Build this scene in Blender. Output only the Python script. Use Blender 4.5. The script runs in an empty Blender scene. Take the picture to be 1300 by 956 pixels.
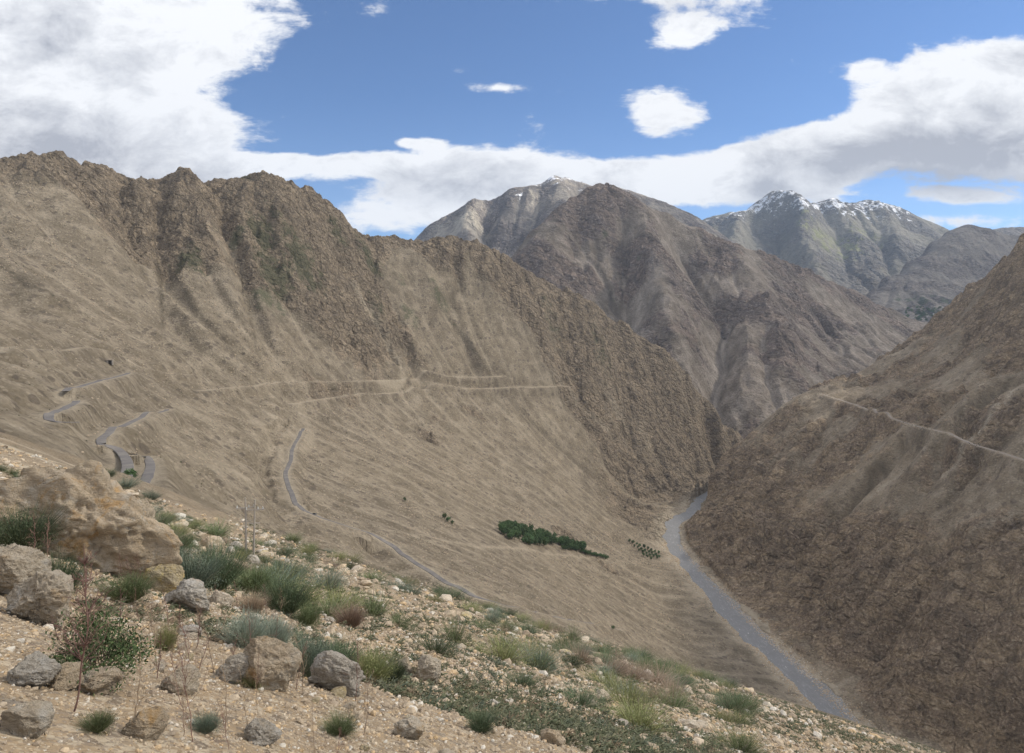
import bpy, math, random
import numpy as np
from mathutils import Vector
R = math.radians
scene = bpy.context.scene
COL = scene.collection
F = 867.0          # focal length in photo pixels (1300 wide)
CX, CY, HOR = 650.0, 478.0, 400.0
PITCH = math.atan((CY-HOR)/F)
rng = np.random.RandomState(7)

# ------------------------------------------------------------------ noise
_P = np.random.RandomState(3).permutation(1024).astype(np.int32)
_P = np.concatenate([_P, _P])
_ga = np.random.RandomState(5).rand(1024)*2*np.pi
_GX, _GY = np.cos(_ga).astype(np.float32), np.sin(_ga).astype(np.float32)
def gnoise(x, y, seed=0):
    x = np.asarray(x, np.float64)+seed*37.17; y = np.asarray(y, np.float64)+seed*91.31
    xf, yf = np.floor(x), np.floor(y)
    ix, iy = xf.astype(np.int64) & 1023, yf.astype(np.int64) & 1023
    fx, fy = (x-xf).astype(np.float32), (y-yf).astype(np.float32)
    ix1, iy1 = (ix+1) & 1023, (iy+1) & 1023
    u = fx*fx*fx*(fx*(fx*6-15)+10); v = fy*fy*fy*(fy*(fy*6-15)+10)
    def g(i, j, dx, dy):
        h = _P[_P[i]+j]
        return _GX[h]*dx+_GY[h]*dy
    a = g(ix, iy, fx, fy); b = g(ix1, iy, fx-1, fy)
    c = g(ix, iy1, fx, fy-1); d = g(ix1, iy1, fx-1, fy-1)
    return ((a+u*(b-a))+v*((c+u*(d-c))-(a+u*(b-a))))*1.45
def fbm(x, y, wl, octv, seed=0, gain=.5, ridged=False):
    s = 0; a = 1.0; t = 0
    for k in range(octv):
        n = gnoise(x/wl, y/wl, seed+k*3)
        if ridged: n = 1-2*np.abs(n)
        s = s+a*n; t += a; a *= gain; wl *= .5
    return s/t
def cell(x, y, wl, seed=0):
    """Worley: F1, F2, random value of the nearest cell."""
    x = x/wl+seed*13.7; y = y/wl+seed*7.9
    xf, yf = np.floor(x), np.floor(y)
    d1 = np.full(x.shape, 9., np.float32); d2 = d1.copy(); rv = np.zeros(x.shape, np.float32)
    for di in (-1, 0, 1):
        for dj in (-1, 0, 1):
            i = (xf+di).astype(np.int64) & 1023; j = (yf+dj).astype(np.int64) & 1023
            h = _P[_P[i]+j]; h2 = _P[h+17]
            px = xf+di+(h/1024.); py = yf+dj+(h2/1024.)
            d = np.hypot(px-x, py-y).astype(np.float32)
            m = d < d1
            d2 = np.where(m, d1, np.minimum(d2, d)); rv = np.where(m, _P[h2+5]/1024., rv); d1 = np.where(m, d, d1)
    return d1, d2, rv
def sstep(a, b, x):
    t = np.clip((x-a)/(b-a), 0, 1); return t*t*(3-2*t)

# ------------------------------------------------------------------ survey points: bearing/elevation + forward distance -> world
def at(px, py, D):
    return ((px-CX)/F*D, D, (HOR-py)/F*D)
# (rays through the pitched camera; bearing and elevation are nearly the pinhole's)
_c, _s = math.cos(PITCH), math.sin(PITCH)
def at(px, py, D):
    u, v = (px-CX)/F, (CY-py)/F
    dy = _c+v*_s; dz = -_s+v*_c
    return (u/dy*D, D, dz/dy*D)
def pix(x, y, z):
    f = y*_c-z*_s; up = y*_s+z*_c
    return CX+F*x/f, CY-F*up/f

class RBF:
    def __init__(s, pts, smooth=0):
        P = np.array(pts, float); s.c = P[:, :2]/1000.; n = len(P)
        d = np.hypot(*(s.c[:, None]-s.c[None]).transpose(2, 0, 1))
        A = np.zeros((n+3, n+3)); A[:n, :n] = d-np.eye(n)*smooth; A[:n, n] = 1; A[:n, n+1:] = s.c
        A[n, :n] = 1; A[n+1:, :n] = s.c.T
        b = np.zeros(n+3); b[:n] = P[:, 2]
        s.w = np.linalg.lstsq(A, b, rcond=None)[0]
    def __call__(s, x, y):
        x = x/1000.; y = y/1000.; n = len(s.c)
        out = s.w[n]+s.w[n+1]*x+s.w[n+2]*y
        for i in range(n):
            out = out+s.w[i]*np.sqrt((x-s.c[i, 0])**2+(y-s.c[i, 1])**2+1e-4)
        return out

class Grid:
    """height field on a regular grid, bilinear look-up"""
    def __init__(s, x0, x1, y0, y1, c):
        s.x0, s.y0, s.c = x0, y0, c
        s.nx, s.ny = int((x1-x0)/c)+1, int((y1-y0)/c)+1
        s.X, s.Y = np.meshgrid(x0+np.arange(s.nx)*c, y0+np.arange(s.ny)*c)
        s.L = {}
    def put(s, k, a): s.L[k] = np.ascontiguousarray(a, np.float32)
    def get(s, k, x, y):
        A = s.L[k]
        u = np.clip((np.asarray(x)-s.x0)/s.c, 0, s.nx-1.001); v = np.clip((np.asarray(y)-s.y0)/s.c, 0, s.ny-1.001)
        i = u.astype(np.int64); j = v.astype(np.int64); fu = (u-i).astype(np.float32); fv = (v-j).astype(np.float32)
        # smooth the facets of the look-up a little
        return (A[j, i]*(1-fu)+A[j, i+1]*fu)*(1-fv)+(A[j+1, i]*(1-fu)+A[j+1, i+1]*fu)*fv
def blur(A, n=1):
    for _ in range(n):
        A = np.pad(A, 1, mode='edge')
        A = (A[:-2]+2*A[1:-1]+A[2:])/4; A = (A[:, :-2]+2*A[:, 1:-1]+A[:, 2:])/4
    return A
def upsample(rbf, g, f=4):
    """evaluate an RBF on a coarser grid and interpolate"""
    q = Grid(g.x0, g.x0+g.nx*g.c+g.c*f, g.y0, g.y0+g.ny*g.c+g.c*f, g.c*f)
    q.put('h', rbf(q.X, q.Y)); return blur(q.get('h', g.X, g.Y), 3)

def erode(H, c, seed, rounds=6, n=40000, steps=160, k=.35, inertia=.5, mask=None, talus=None):
    """many particles run downhill; where many pass, the ground is carved. returns H, flow"""
    r = np.random.RandomState(seed); ny, nx = H.shape; H = H.astype(np.float32).copy()
    flow_all = np.zeros(H.shape, np.float32)
    for q in range(rounds):
        gy, gx = np.gradient(blur(H, 1), c)
        x = r.rand(n)*(nx-3)+1; y = r.rand(n)*(ny-3)+1; vx = np.zeros(n); vy = np.zeros(n)
        cnt = np.zeros(ny*nx, np.float32)
        for t in range(steps):
            i = x.astype(np.int64); j = y.astype(np.int64)
            idx = j*nx+i
            fx = -gx[j, i]; fy = -gy[j, i]
            vx = inertia*vx+(1-inertia)*fx; vy = inertia*vy+(1-inertia)*fy
            m = np.hypot(vx, vy)+1e-6
            x = np.clip(x+vx/m, 1, nx-3); y = np.clip(y+vy/m, 1, ny-3)
            live = (m > .06)
            cnt += np.bincount(idx[live], minlength=ny*nx).astype(np.float32)
        fl = np.log1p(blur(cnt.reshape(ny, nx), 1))
        fl = fl-blur(fl, 14)          # local excess only
        d = k*np.clip(fl, -1.5, 2.5)*c*.33
        if mask is not None: d = d*mask
        H = H-d
        flow_all = flow_all*.6+fl*.4
    return H, flow_all

def erode2(H, c, seed, f, k, kf, mask=None, rounds=6, dens=.5, reach=700., rf=3):
    """wide gullies on a coarse copy of the ground, then fine rills on the full grid"""
    ny, nx = H.shape; Hc = blur(H, 2)[::f, ::f]
    Mc = None if mask is None else np.broadcast_to(mask, H.shape)[::f, ::f]
    E, fl = erode(Hc, c*f, seed, rounds, int(Hc.size*dens), int(reach/(c*f)), k, .55, Mc)
    g = Grid(0, (Hc.shape[1]-1)*f, 0, (Hc.shape[0]-1)*f, f); g.put('d', blur(E-Hc, 1)); g.put('f', fl)
    X, Y = np.meshgrid(np.arange(nx), np.arange(ny)); H = H+g.get('d', X, Y); F0 = g.get('f', X, Y)
    H, F1 = erode(H, c, seed+1, rf, int(H.size*.10), int(reach*.6/c), kf, .4, mask)
    return H, F0*.75+F1*.45
def hit(px, py, HF=None, d0=3., d1=3200., hint=None):
    HF = HF or HL0
    D = np.geomspace(d0, d1, 2600); x, y, z = at(px, py, 1.0)
    h = HF(x*D, y*D) if True else 0
    k = np.nonzero(h >= z*D)[0]
    if len(k) == 0: return None
    i = k[0]
    return np.array([x*D[i], y*D[i], float(h[i])])
def ribs(H, X, Y, lst, HF):
    """named spurs (+) and gullies (-): polylines on the face, with a rounded or V profile in metres"""
    for pl, amp, wid in lst:
        P = [hit(a, b, HF, d0=max(300., Y.min()+20), d1=Y.max()-20) for a, b in pl]; P = np.array([p for p in P if p is not None])
        if len(P) < 2: continue
        b0 = P.min(0)-3*wid; b1 = P.max(0)+3*wid; m = (X > b0[0]) & (X < b1[0]) & (Y > b0[1]) & (Y < b1[1])
        x, y = X[m], Y[m]; x = x+fbm(x, y, wid*2.5, 3, 71)*wid*.45; y = y+fbm(x, y, wid*2.5, 3, 72)*wid*.45
        d, t = dist_poly(P, x, y); e = np.clip(np.minimum(t+.35, len(P)-1-t+.35), 0, 1)
        prof = np.exp(-(d/wid)**2) if amp > 0 else np.maximum(1-d/wid/1.3, 0)
        H[m] = H[m]+amp*prof*e
    return H

# ------------------------------------------------------------------ mesh helpers
def mesh_from_arrays(name, V, Fc, smooth=False):
    V = np.ascontiguousarray(V, np.float32); Fc = np.ascontiguousarray(Fc, np.int32)
    me = bpy.data.meshes.new(name)
    k = Fc.shape[1]
    me.vertices.add(len(V)); me.vertices.foreach_set('co', V.ravel())
    me.loops.add(Fc.size); me.loops.foreach_set('vertex_index', Fc.ravel())
    me.polygons.add(len(Fc)); me.polygons.foreach_set('loop_start', np.arange(0, Fc.size, k, dtype=np.int32))
    me.polygons.foreach_set('loop_total', np.full(len(Fc), k, np.int32)) if False else None
    me.update(calc_edges=True)
    if smooth: me.polygons.foreach_set('use_smooth', np.ones(len(Fc), bool))
    else: me.polygons.foreach_set('use_smooth', np.zeros(len(Fc), bool))
    return me
def attr(me, name, a):
    t = me.attributes.new(name, 'FLOAT', 'POINT'); t.data.foreach_set('value', np.ascontiguousarray(a, np.float32).ravel())
def link(name, me, mat=None, parent=None):
    o = bpy.data.objects.new(name, me); COL.objects.link(o)
    if mat is not None: me.materials.append(mat)
    if parent is not None: o.parent = parent
    return o
def tag(o, label=None, cat=None, group=None, kind=None):
    if label: o['label'] = label
    if cat: o['category'] = cat
    if group: o['group'] = group
    if kind: o['kind'] = kind
    return o
def quads(nr, nc):
    i = np.arange(nr*nc).reshape(nr, nc)
    return np.stack([i[:-1, :-1], i[:-1, 1:], i[1:, 1:], i[1:, :-1]], -1).reshape(-1, 4)
def grid_object(name, X, Y, Z, mat, attrs, keep=None, smooth=False):
    nr, nc = X.shape; q = quads(nr, nc)
    V = np.stack([X, Y, Z], -1).reshape(-1, 3)
    if keep is not None:
        kf = keep.reshape(-1)[q].all(1); q = q[kf]
        used = np.zeros(len(V), bool); used[q.ravel()] = True
        remap = np.cumsum(used)-1; V = V[used]; q = remap[q]
    else: used = np.ones(len(V), bool)
    # face up
    a = V[q[0, 1]]-V[q[0, 0]]; b = V[q[0, 3]]-V[q[0, 0]]
    if np.cross(a, b)[2] < 0: q = q[:, ::-1]
    me = mesh_from_arrays(name, V, q, smooth)
    for k, A in attrs.items(): attr(me, k, A.reshape(-1)[used])
    return link(name, me, mat)
QS = 1.0; CL = 3; CM_CELL = 6
COL_L = ((.228,.185,.124),(.186,.152,.104),(.295,.23,.155),(.22,.174,.12),(.41,.345,.25))
COL_R = ((.30,.238,.158),(.245,.196,.132),(.38,.285,.18),(.27,.20,.135),(.46,.39,.29))
COL_M = ((.20,.162,.122),(.165,.138,.105),(.205,.155,.122),(.135,.108,.094),(.36,.315,.265))
COL_B = ((.19,.17,.155),(.155,.14,.13),(.175,.155,.145),(.115,.10,.098),(.5,.45,.36))  # the last tone also paints the sunlit patch of the rear face
COL_E = ((.17,.16,.125),(.14,.14,.115),(.15,.14,.13),(.10,.10,.10),(.28,.26,.22))
COL_G = ((.20,.18,.155),(.17,.155,.135),(.19,.165,.145),(.14,.125,.115),(.3,.27,.23))
VEG_LIT_E = (.21,.22,.09)  # green of the far slope, with sunlight brightened into it
SNOW_B = (950, 1500, 1.25); SNOW_E = (950, 1500, 1.30)
VEGL = []; PALEL = []; VEGM = []; PALEM = []; LIT_B = []; VEGE_LIT = [(1040,300,500,.9),(1070,320,500,.9),(1100,300,500,.8)]; VEGG = [(1160,382,260,.9),(1200,380,260,.9),(1180,395,220,.9)]  # far green patches: real green, brightened where sunlit
SUNAZ, SUNEL = 75, 38
SUN_E = 2.0; SUN_ANG = 12; SKY_STR = .1; EXPO = .55; DENOISE = True
SKY_TINT = (.78, .95, 1.12); STRATA = (.55, -.5, .3)
CL_LIGHT = (7.5, 7.6, 7.8); CL_DARK = (3.5, 3.65, 4.1)
CLOUDS = [(-20,90,230,150,0,2.0),(110,0,200,60,0,1.5),(190,120,75,55,-15,1.0),(120,200,150,50,0,1.5),(300,218,90,16,0,1.1),
 (420,208,110,11,0,1.0),(560,212,95,24,3,1.2),(650,220,90,22,0,1.0),(480,272,75,24,8,1.1),(600,260,90,30,0,.8),
 (760,232,90,24,0,1.1),(870,228,120,24,6,1.2),(990,205,110,28,12,1.3),(1090,180,110,34,14,1.3),(1190,165,120,42,4,1.4),(1290,190,110,48,0,1.5),
 (1190,95,75,26,8,1.2),(1290,90,90,30,0,1.3),(1250,250,110,9,0,.55),(1230,280,120,10,0,.6),(1060,245,120,14,0,.5),
 (842,128,48,18,0,1.15),(835,158,30,18,0,.9),(885,150,22,14,0,.6),(850,-12,95,45,0,1.2),(872,45,34,18,10,.85),
 (1005,76,15,14,0,.95),(1038,86,20,14,0,.9),(1088,92,28,18,0,1.0),(632,111,30,6,0,.95),(540,183,20,7,0,.85),(515,180,9,5,0,.7),(950,192,22,8,0,.7)]
SHADES = [(30,205,170,60,0,1.0),(30,40,150,40,-10,.5),(590,232,85,22,0,.8),(985,235,50,26,0,.9),(1120,192,110,24,0,1.0),(1250,205,140,34,0,1.0),(1270,140,90,22,-8,.6),(1200,235,90,12,0,.5),(860,5,60,20,0,.4)]
HAZE_C = (.66,.80,1.0); HAZE_D = 3.6e-5; HAZE_G = 0.2

SHADE_EDGE = [7000, 7000, 7000, 7600, 7900, 7900, 8300, 8900]; SHADE_T = .62  # outline and clearness of the unseen deck that shades the valley
SUN_E = 5.0; SUN_ANG = 4
VEGL = [(240,330,60,.9),(330,300,60,1.),(350,350,70,1.),(385,340,60,1.),(300,300,40,.9),(340,380,60,.9),(480,390,60,.7),(520,400,50,.8),(430,300,50,.8),(470,330,60,.9),(560,380,60,.8),(700,400,90,.7),(760,440,90,.7)]
PALEL = [(452,362,14,.9),(458,374,14,.9),(465,388,14,.9),(472,402,14,.9),(480,416,14,.9),(489,430,14,.9),(497,444,14,.9),(505,456,14,.9),(513,470,12,.8),(350,530,30,.8),(330,540,25,.6),(372,545,30,.7),(150,480,18,.8),(120,470,14,.6),(240,520,25,.6),(700,495,45,.6),(640,520,30,.4),(780,520,45,.6),(820,560,45,.6),(700,540,40,.5),(225,560,40,.6),(260,590,40,.5)]
VEGM = [(775,360,60,.9),(768,300,50,.8),(810,330,50,.8),(795,420,50,.9),(900,350,70,.7),(860,270,120,.6),(930,320,120,.6)]
PALEM = [(812,385,60,.7),(808,410,60,.8),(815,430,50,.8),(925,420,40,.7),(920,450,40,.7),(915,470,40,.8),(908,490,40,.9),(835,345,50,.5),(870,360,40,.4),(1055,430,60,.4),(1062,450,60,.4)]
LIT_B = [(590,275,160,.9),(605,285,130,.9),(560,290,130,.6),(712,250,200,.4)]  # warm pale patches paint the sunlit part of the rear mountain

RIBS_L = [([(237,226),(240,260),(250,300),(262,335)],34,42),([(345,222),(352,260),(370,310),(400,350),(430,385)],36,48),([(70,206),(80,250),(110,300),(140,330)],26,50),([(300,240),(310,290),(320,330)],20,30),
 ([(540,306),(538,340),(545,380)],26,40),([(600,315),(610,350),(630,380)],20,34),([(405,258),(425,300),(450,340)],18,26),([(700,370),(690,420),(700,470),(720,520)],22,45),([(800,440),(800,490),(830,540)],24,45),([(860,480),(868,520),(880,560)],20,35),([(760,420),(740,470),(760,540)],18,32),
 ([(210,236),(200,280),(205,330),(220,390)],-26,30),([(280,240),(283,290),(300,340),(320,400),(345,470)],-24,26),([(468,304),(480,350),(500,400),(520,460),(545,500)],-24,26),([(150,232),(160,290),(185,350),(230,430)],-18,24),
 ([(575,310),(580,350),(570,400),(600,460),(640,520)],-22,26),([(640,335),(650,380),(640,430)],-16,22),([(740,400),(715,450),(740,510),(800,580),(850,630)],-20,24),([(830,460),(850,520),(870,590)],-16,20),([(445,330),(460,370),(490,430),(520,480)],-14,16),
 ([(20,340),(60,380),(110,400)],12,25),([(640,500),(700,560),(770,620),(820,650)],-10,14),([(660,500),(720,560),(790,620)],8,14)]
RIBS_R = [([(1300,320),(1240,400),(1170,470),(1110,500)],28,50),([(1300,430),(1220,500),(1130,590),(1050,660),(1010,700)],-26,30),([(1290,470),(1200,560),(1120,640)],20,32),([(1300,520),(1240,590),(1170,680),(1130,760)],-24,28),([(1100,500),(1040,560),(980,620),(940,680)],-18,24),([(1150,500),(1080,570),(1010,640)],14,26),
 ([(1060,520),(1000,570),(950,610)],16,26),([(1300,640),(1230,700),(1190,790)],22,34),([(1300,700),(1260,770),(1230,860)],-20,26),([(1200,650),(1150,720),(1110,800)],18,24),([(1060,690),(1040,740),(1040,800)],-14,18),([(1000,690),(990,740)],12,16),([(960,640),(950,700)],12,18)]
RIBS_M = [([(765,270),(765,300),(770,340),(745,380)],50,90),([(790,262),(830,290),(835,350),(850,420),(880,480)],70,90),([(800,270),(790,330),(800,400),(812,430)],-60,80),([(860,300),(885,350),(918,405),(915,460),(905,500),(925,540)],-80,90),([(930,320),(965,370),(995,430),(1010,480)],60,90),([(1010,350),(1050,410),(1060,460)],-60,80),([(740,250),(735,300),(720,340)],-50,70),([(1100,385),(1100,430)],50,80),([(850,340),(870,400),(885,450)],30,50),([(950,400),(945,460),(960,520)],40,60)]
RIBS_B = [([(708,235),(718,250),(722,270)],80,90),([(690,232),(680,270),(665,310)],-90,110),([(650,243),(640,280),(620,320)],60,90),([(626,256),(618,290),(612,315)],-90,90),([(600,256),(590,290),(600,320)],60,80),([(570,272),(575,300)],-50,70),([(735,235),(735,270)],-60,80)]
RIBS_E = [([(982,248),(1016,264),(1022,280),(1013,306),(1026,325),(1034,345)],170,170),([(985,255),(985,300),(1000,340)],-120,200),([(940,272),(935,300),(925,320)],90,120),([(958,272),(962,300),(960,330)],-60,130),([(1047,258),(1080,290),(1110,330)],100,150),([(1079,275),(1120,310),(1125,345)],-50,130),([(1108,258),(1140,300),(1140,330)],90,130),([(1050,280),(1070,320),(1080,350)],-80,130)]

STL = [([(452,358),(458,374),(465,388),(476,410),(489,430),(500,448),(513,470)],7,.95),([(380,515),(395,560),(370,575)],10,.5),([(330,535),(350,560),(365,590)],8,.6),([(430,500),(470,545),(490,570)],5,.5),([(500,490),(540,540),(580,580)],5,.5),([(560,492),(600,540),(650,590)],5,.5),([(465,500),(500,540),(530,575)],4,.45),([(620,492),(680,560),(740,620)],5,.45),
 ([(700,470),(740,520),(780,560)],9,.6),([(640,480),(660,500)],8,.4),([(190,540),(240,570),(300,600),(350,625)],10,.55),([(200,560),(260,590),(330,620)],7,.5),([(30,470),(80,490)],9,.5),([(480,672),(540,680),(600,694),(650,696),(720,705),(790,712)],4,.6),([(600,640),(640,665),(700,690)],4,.4),([(840,660),(828,680),(838,700)],14,.7),([(860,640),(842,652)],14,.7)]
DKL = [([(200,325),(204,360),(207,420)],5,.8),([(215,345),(250,400),(290,440),(325,478)],6,.6),([(300,330),(315,380),(328,450)],5,.7),([(262,340),(300,400),(325,440)],4,.5),([(345,390),(380,440),(400,480)],5,.5),([(0,335),(40,365),(90,395)],7,.7),([(440,320),(470,380),(520,440),(560,490)],6,.5),([(570,400),(620,470),(690,560)],8,.6),([(640,500),(700,560),(760,610)],7,.5),([(740,480),(780,520),(800,560)],8,.5),([(530,330),(560,400),(600,470)],5,.5),([(590,350),(560,380),(550,400)],7,.6)]
STR = [([(1295,490),(1245,545),(1215,590),(1170,625)],7,.85),([(1190,565),(1140,605),(1090,640),(1040,665)],6,.6),([(1300,640),(1260,660),(1230,690)],6,.6),([(1060,520),(1010,560),(970,600)],5,.45),([(1150,540),(1090,590),(1040,630)],4,.35),([(905,640),(940,610),(980,585)],5,.4)]
DKR = [([(1300,470),(1230,515),(1170,560),(1120,600),(1080,650)],17,.75),([(1300,540),(1240,600),(1180,650)],12,.6),([(1110,545),(1060,590),(1000,640)],9,.4),([(1060,500),(1010,530),(960,570)],8,.5)]
STM = [([(812,370),(810,395),(806,415),(812,435),(822,455)],22,.8),([(830,320),(826,350),(815,375)],20,.45),([(925,410),(919,440),(912,470),(905,495),(915,520)],16,.8),([(940,450),(925,475),(912,490)],14,.5),([(860,310),(885,345),(910,385)],10,.4),([(1030,400),(1060,440)],20,.4),([(760,345),(770,375)],12,.4)]
DKM = [([(757,300),(762,340),(778,390),(800,425)],22,.8),([(800,270),(790,310),(775,340)],40,.5),([(870,320),(900,370),(930,400)],30,.5),([(970,360),(1000,400),(1020,440)],30,.4)]
STB = [([(560,290),(553,300)],14,.6),([(576,276),(590,292)],16,.7),([(598,262),(610,285)],16,.8),([(672,240),(678,252),(675,262)],12,.8),([(712,236),(716,250)],40,.35)]  # pale streaks for snow, and for lit faces put into the colour
SHADE_B = [([(690,235),(660,250),(640,275),(622,300)],120,.6),([(735,240),(725,255)],90,.5)]  # shaded side of the rear mountain put into the colour as dark bands
SHADE_E = [([(960,262),(980,290),(990,320)],300,.5)]  # shadow face of the far mountain darkened in colour
# ================================================================== LEFT VALLEY SIDE (near slope, bowl and crest)
PA, PB = -.33, -.449            # fall of the slope the viewer stands on
def plane(x, y): return -1.75+PA*x+PB*y
crest = [(-320,240,1150),(-240,225,1230),(-150,215,1300),(-60,208,1400),(0,205,1450),(40,204,1500),(70,202,1540),(100,207,1600),(128,222,1680),(150,231,1740),(190,235,1800),(218,232,1790),
 (237,222,1760),(255,232,1800),(272,238,1880),(295,235,1870),(320,224,1850),(350,218,1850),(368,224,1860),(382,240,1900),(400,254,1960),(412,258,1980),(430,272,2040),(450,290,2100),(465,301,2160),
 (500,300,2220),(540,303,2260),(587,306,2300),(614,312,2340),(649,334,2400),(678,353,2430),(735,377,2480),(768,401,2520),(800,424,2560),(850,454,2600),(877,482,2630),(911,521,2650),(944,557,2680)]
face = [(-250,300,1080),(-250,400,800),(-250,470,450),(-100,260,1200),(-100,330,1000),(-100,400,750),(-100,450,500),(-100,490,330),
 (0,260,1270),(0,330,1050),(0,400,780),(0,440,610),(0,480,440),(0,515,300),
 (100,250,1500),(100,290,1380),(100,330,1260),(100,400,1030),(100,440,860),(100,480,660),(100,520,500),(95,550,400),
 (170,300,1540),(200,350,1430),(200,400,1270),(200,450,1070),(200,490,870),(200,530,660),(200,570,510),(190,600,440),(240,600,500),
 (240,290,1640),(300,270,1760),(300,330,1610),(300,400,1430),(300,450,1300),(300,490,1190),(300,530,1020),(300,580,820),(300,630,580),
 (350,520,1150),(350,560,980),(345,600,830),(420,300,1950),(400,360,1780),(400,400,1670),(400,450,1560),(400,490,1460),(400,540,1270),(400,590,1000),(400,640,780),(400,680,600),
 (500,340,2100),(500,400,1940),(500,450,1830),(500,490,1730),(500,540,1530),(500,590,1210),(500,640,960),(500,680,770),(500,710,640),
 (600,360,2240),(600,420,2120),(600,490,1960),(600,540,1790),(600,600,1500),(600,640,1260),(600,680,1000),(600,720,800),(600,745,680),
 (700,400,2400),(700,450,2300),(700,500,2180),(700,550,2030),(700,600,1790),(700,640,1600),(700,680,1360),(700,720,1110),(700,760,860),(700,785,730),
 (790,460,2500),(800,520,2400),(800,570,2300),(800,620,2150),(800,660,1960),(795,700,1620),(800,740,1360),(800,790,1100),(800,822,900),
 (870,530,2560),(870,580,2450),(855,625,2290),(925,574,2660),(905,590,2610),(885,610,2480),
 (850,760,1400),(880,790,1300),(900,820,1200),(950,850,1090),(870,850,1060),(950,920,900),(850,850,900),(1040,960,870)]
spur = [(-250,470,120),(-100,520,130),(0,548,140),(50,562,140),(100,580,140),(150,599,145),(190,611,150),(240,632,165),(300,664,200)]
RZ = -600.0
rivL = [(878,649),(845,660),(841,686),(858,716),(892,750),(926,784),(952,814),(982,840),(1003,863),(1040,905),(1085,956)]
rivR = [(884,651),(862,668),(868,695),(890,718),(918,750),(952,788),(980,812),(1007,834),(1035,861),(1080,905),(1130,956)]
def onz(px, py, z):
    x, y, q = at(px, py, 1.0); D = z/q; return np.array([x*D, D])
RL = np.array([onz(a, b, RZ) for a, b in rivL]); RR = np.array([onz(a, b, RZ) for a, b in rivR])
RL0, RR0 = RL.copy(), RR.copy()
RL = np.vstack([RL[0]+[900, 800], RL[0]+[420, 560], RL[0]+[150, 330], RL[0]+[35, 150], RL, RL[-1]+[40, -150], RL[-1]+[120, -420]]); RR = np.vstack([RR[0]+[950, 700], RR[0]+[470, 480], RR[0]+[200, 270], RR[0]+[60, 120], RR, RR[-1]+[40, -150], RR[-1]+[120, -420]])
pts = [at(*p) for p in crest+face+spur]
for p in crest:
    x, y, z = at(*p); d = 1+330./math.hypot(x, y); pts.append((x*d, y*d, z-210)); d = 1+900./math.hypot(x, y); pts.append((x*d, y*d, z-620))
for p in spur[1:]:
    x, y, z = at(*p); d = 1+85./math.hypot(x, y)
    pts.append((x*d, y*d, z-85*.30-4))
for a in RL: pts.append((a[0], a[1], RZ-1))
for a in RR: pts.append((a[0], a[1], RZ-4)); pts.append((a[0]+60, a[1], RZ-25)); pts.append((a[0]+400, a[1], RZ-60))
for px in range(-500, 1700, 120):
    for D in (12, 40, 80, 130, 200, 300, 400, 520):
        if px < 300 and D > 60+(px > 0)*0: 
            if D > 60: continue
        if px > 1250 and D > 300: continue
        x = (px-CX)/F*D; pts.append((x, D, plane(x, D)))
for x, y in ((-400,-300),(0,-300),(400,-300),(800,-200),(-900,-200),(1000,200),(900,500)): pts.append((x, y, max(plane(x, y)*1., -700)))
rbfL = RBF(pts)
def dist_poly(P, x, y):
    """distance of points to polyline, also the parameter (index+t)"""
    best = np.full(x.shape, 1e9); par = np.zeros(x.shape)
    for i in range(len(P)-1):
        a, b = P[i][:2], P[i+1][:2]; d = b-a; L2 = (d**2).sum()
        t = np.clip(((x-a[0])*d[0]+(y-a[1])*d[1])/L2, 0, 1)
        r = np.hypot(x-a[0]-t*d[0], y-a[1]-t*d[1]); m = r < best
        best = np.where(m, r, best); par = np.where(m, i+t, par)
    return best, par
CM = (RL+RR)/2
GL = Grid(-2100, 1150, -60, 3300, CL)
base = upsample(rbfL, GL, 4)
X, Y = GL.X, GL.Y
rad = np.hypot(X, Y)
wn = 1-sstep(35, 110, rad); base = base*(1-wn)+plane(X, Y)*wn
# how rocky: near the crest and on the gorge side
cp = np.array([at(*p)[:2] for p in crest])
dc, pc = dist_poly(cp, X, Y)
inside = sstep(100, 500, rad)
crx = np.interp(pc, np.arange(len(crest)), [c[0] for c in crest])
reach = np.interp(crx, [-300, 0, 100, 200, 280, 350, 420, 470, 560, 620, 700, 800, 945], [230, 230, 300, 150, 260, 320, 290, 110, 150, 150, 260, 480, 600])
nz = fbm(X, Y, 420, 4, 11)
nz2 = fbm(X, Y, 120, 3, 12)
rock = sstep(.2, -.3, dc/reach-1+nz*1.5+nz2*.8)
gorge = sstep(120, 420, X)*sstep(1450, 1800, Y+X*.2)
rock = np.clip(np.maximum(rock, gorge*sstep(-.1, .22, nz+nz2*.5)), 0, 1)*inside
# outcrops in the scree, placed where the photograph shows them
out = fbm(X, Y, 260, 3, 23)
rock = np.maximum(rock, sstep(.38, .5, out)*sstep(500, 900, rad)*.8)
GL.put('rock', rock)
H = base.astype(np.float64)
def zm(a): return a-a[::5, ::5].mean()
wx = X+fbm(X, Y, 300, 3, 41)*60; wy = Y+fbm(X, Y, 300, 3, 42)*60
big = fbm(wx, wy, 330, 4, 51, ridged=True)
calm0 = 1-.75*sstep(-120, -230, base)*(X < 500)
H = H+calm0*inside*(zm(big)*15+fbm(X, Y, 160, 3, 61)*4)*sstep(200, 900, rad)
H = H+rock*inside*(zm(fbm(wx, wy, 120, 5, 71, ridged=True, gain=.58))*24)
d1, d2, rv = cell(wx, wy*.8, 55, 2)
H = H+rock*inside*((rv-.5)*26*sstep(0, .25, d2-d1))
d1, d2, rv = cell(wx, wy, 21, 5)
H = H+rock*inside*((rv-.5)*11*sstep(0, .2, d2-d1))
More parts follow.
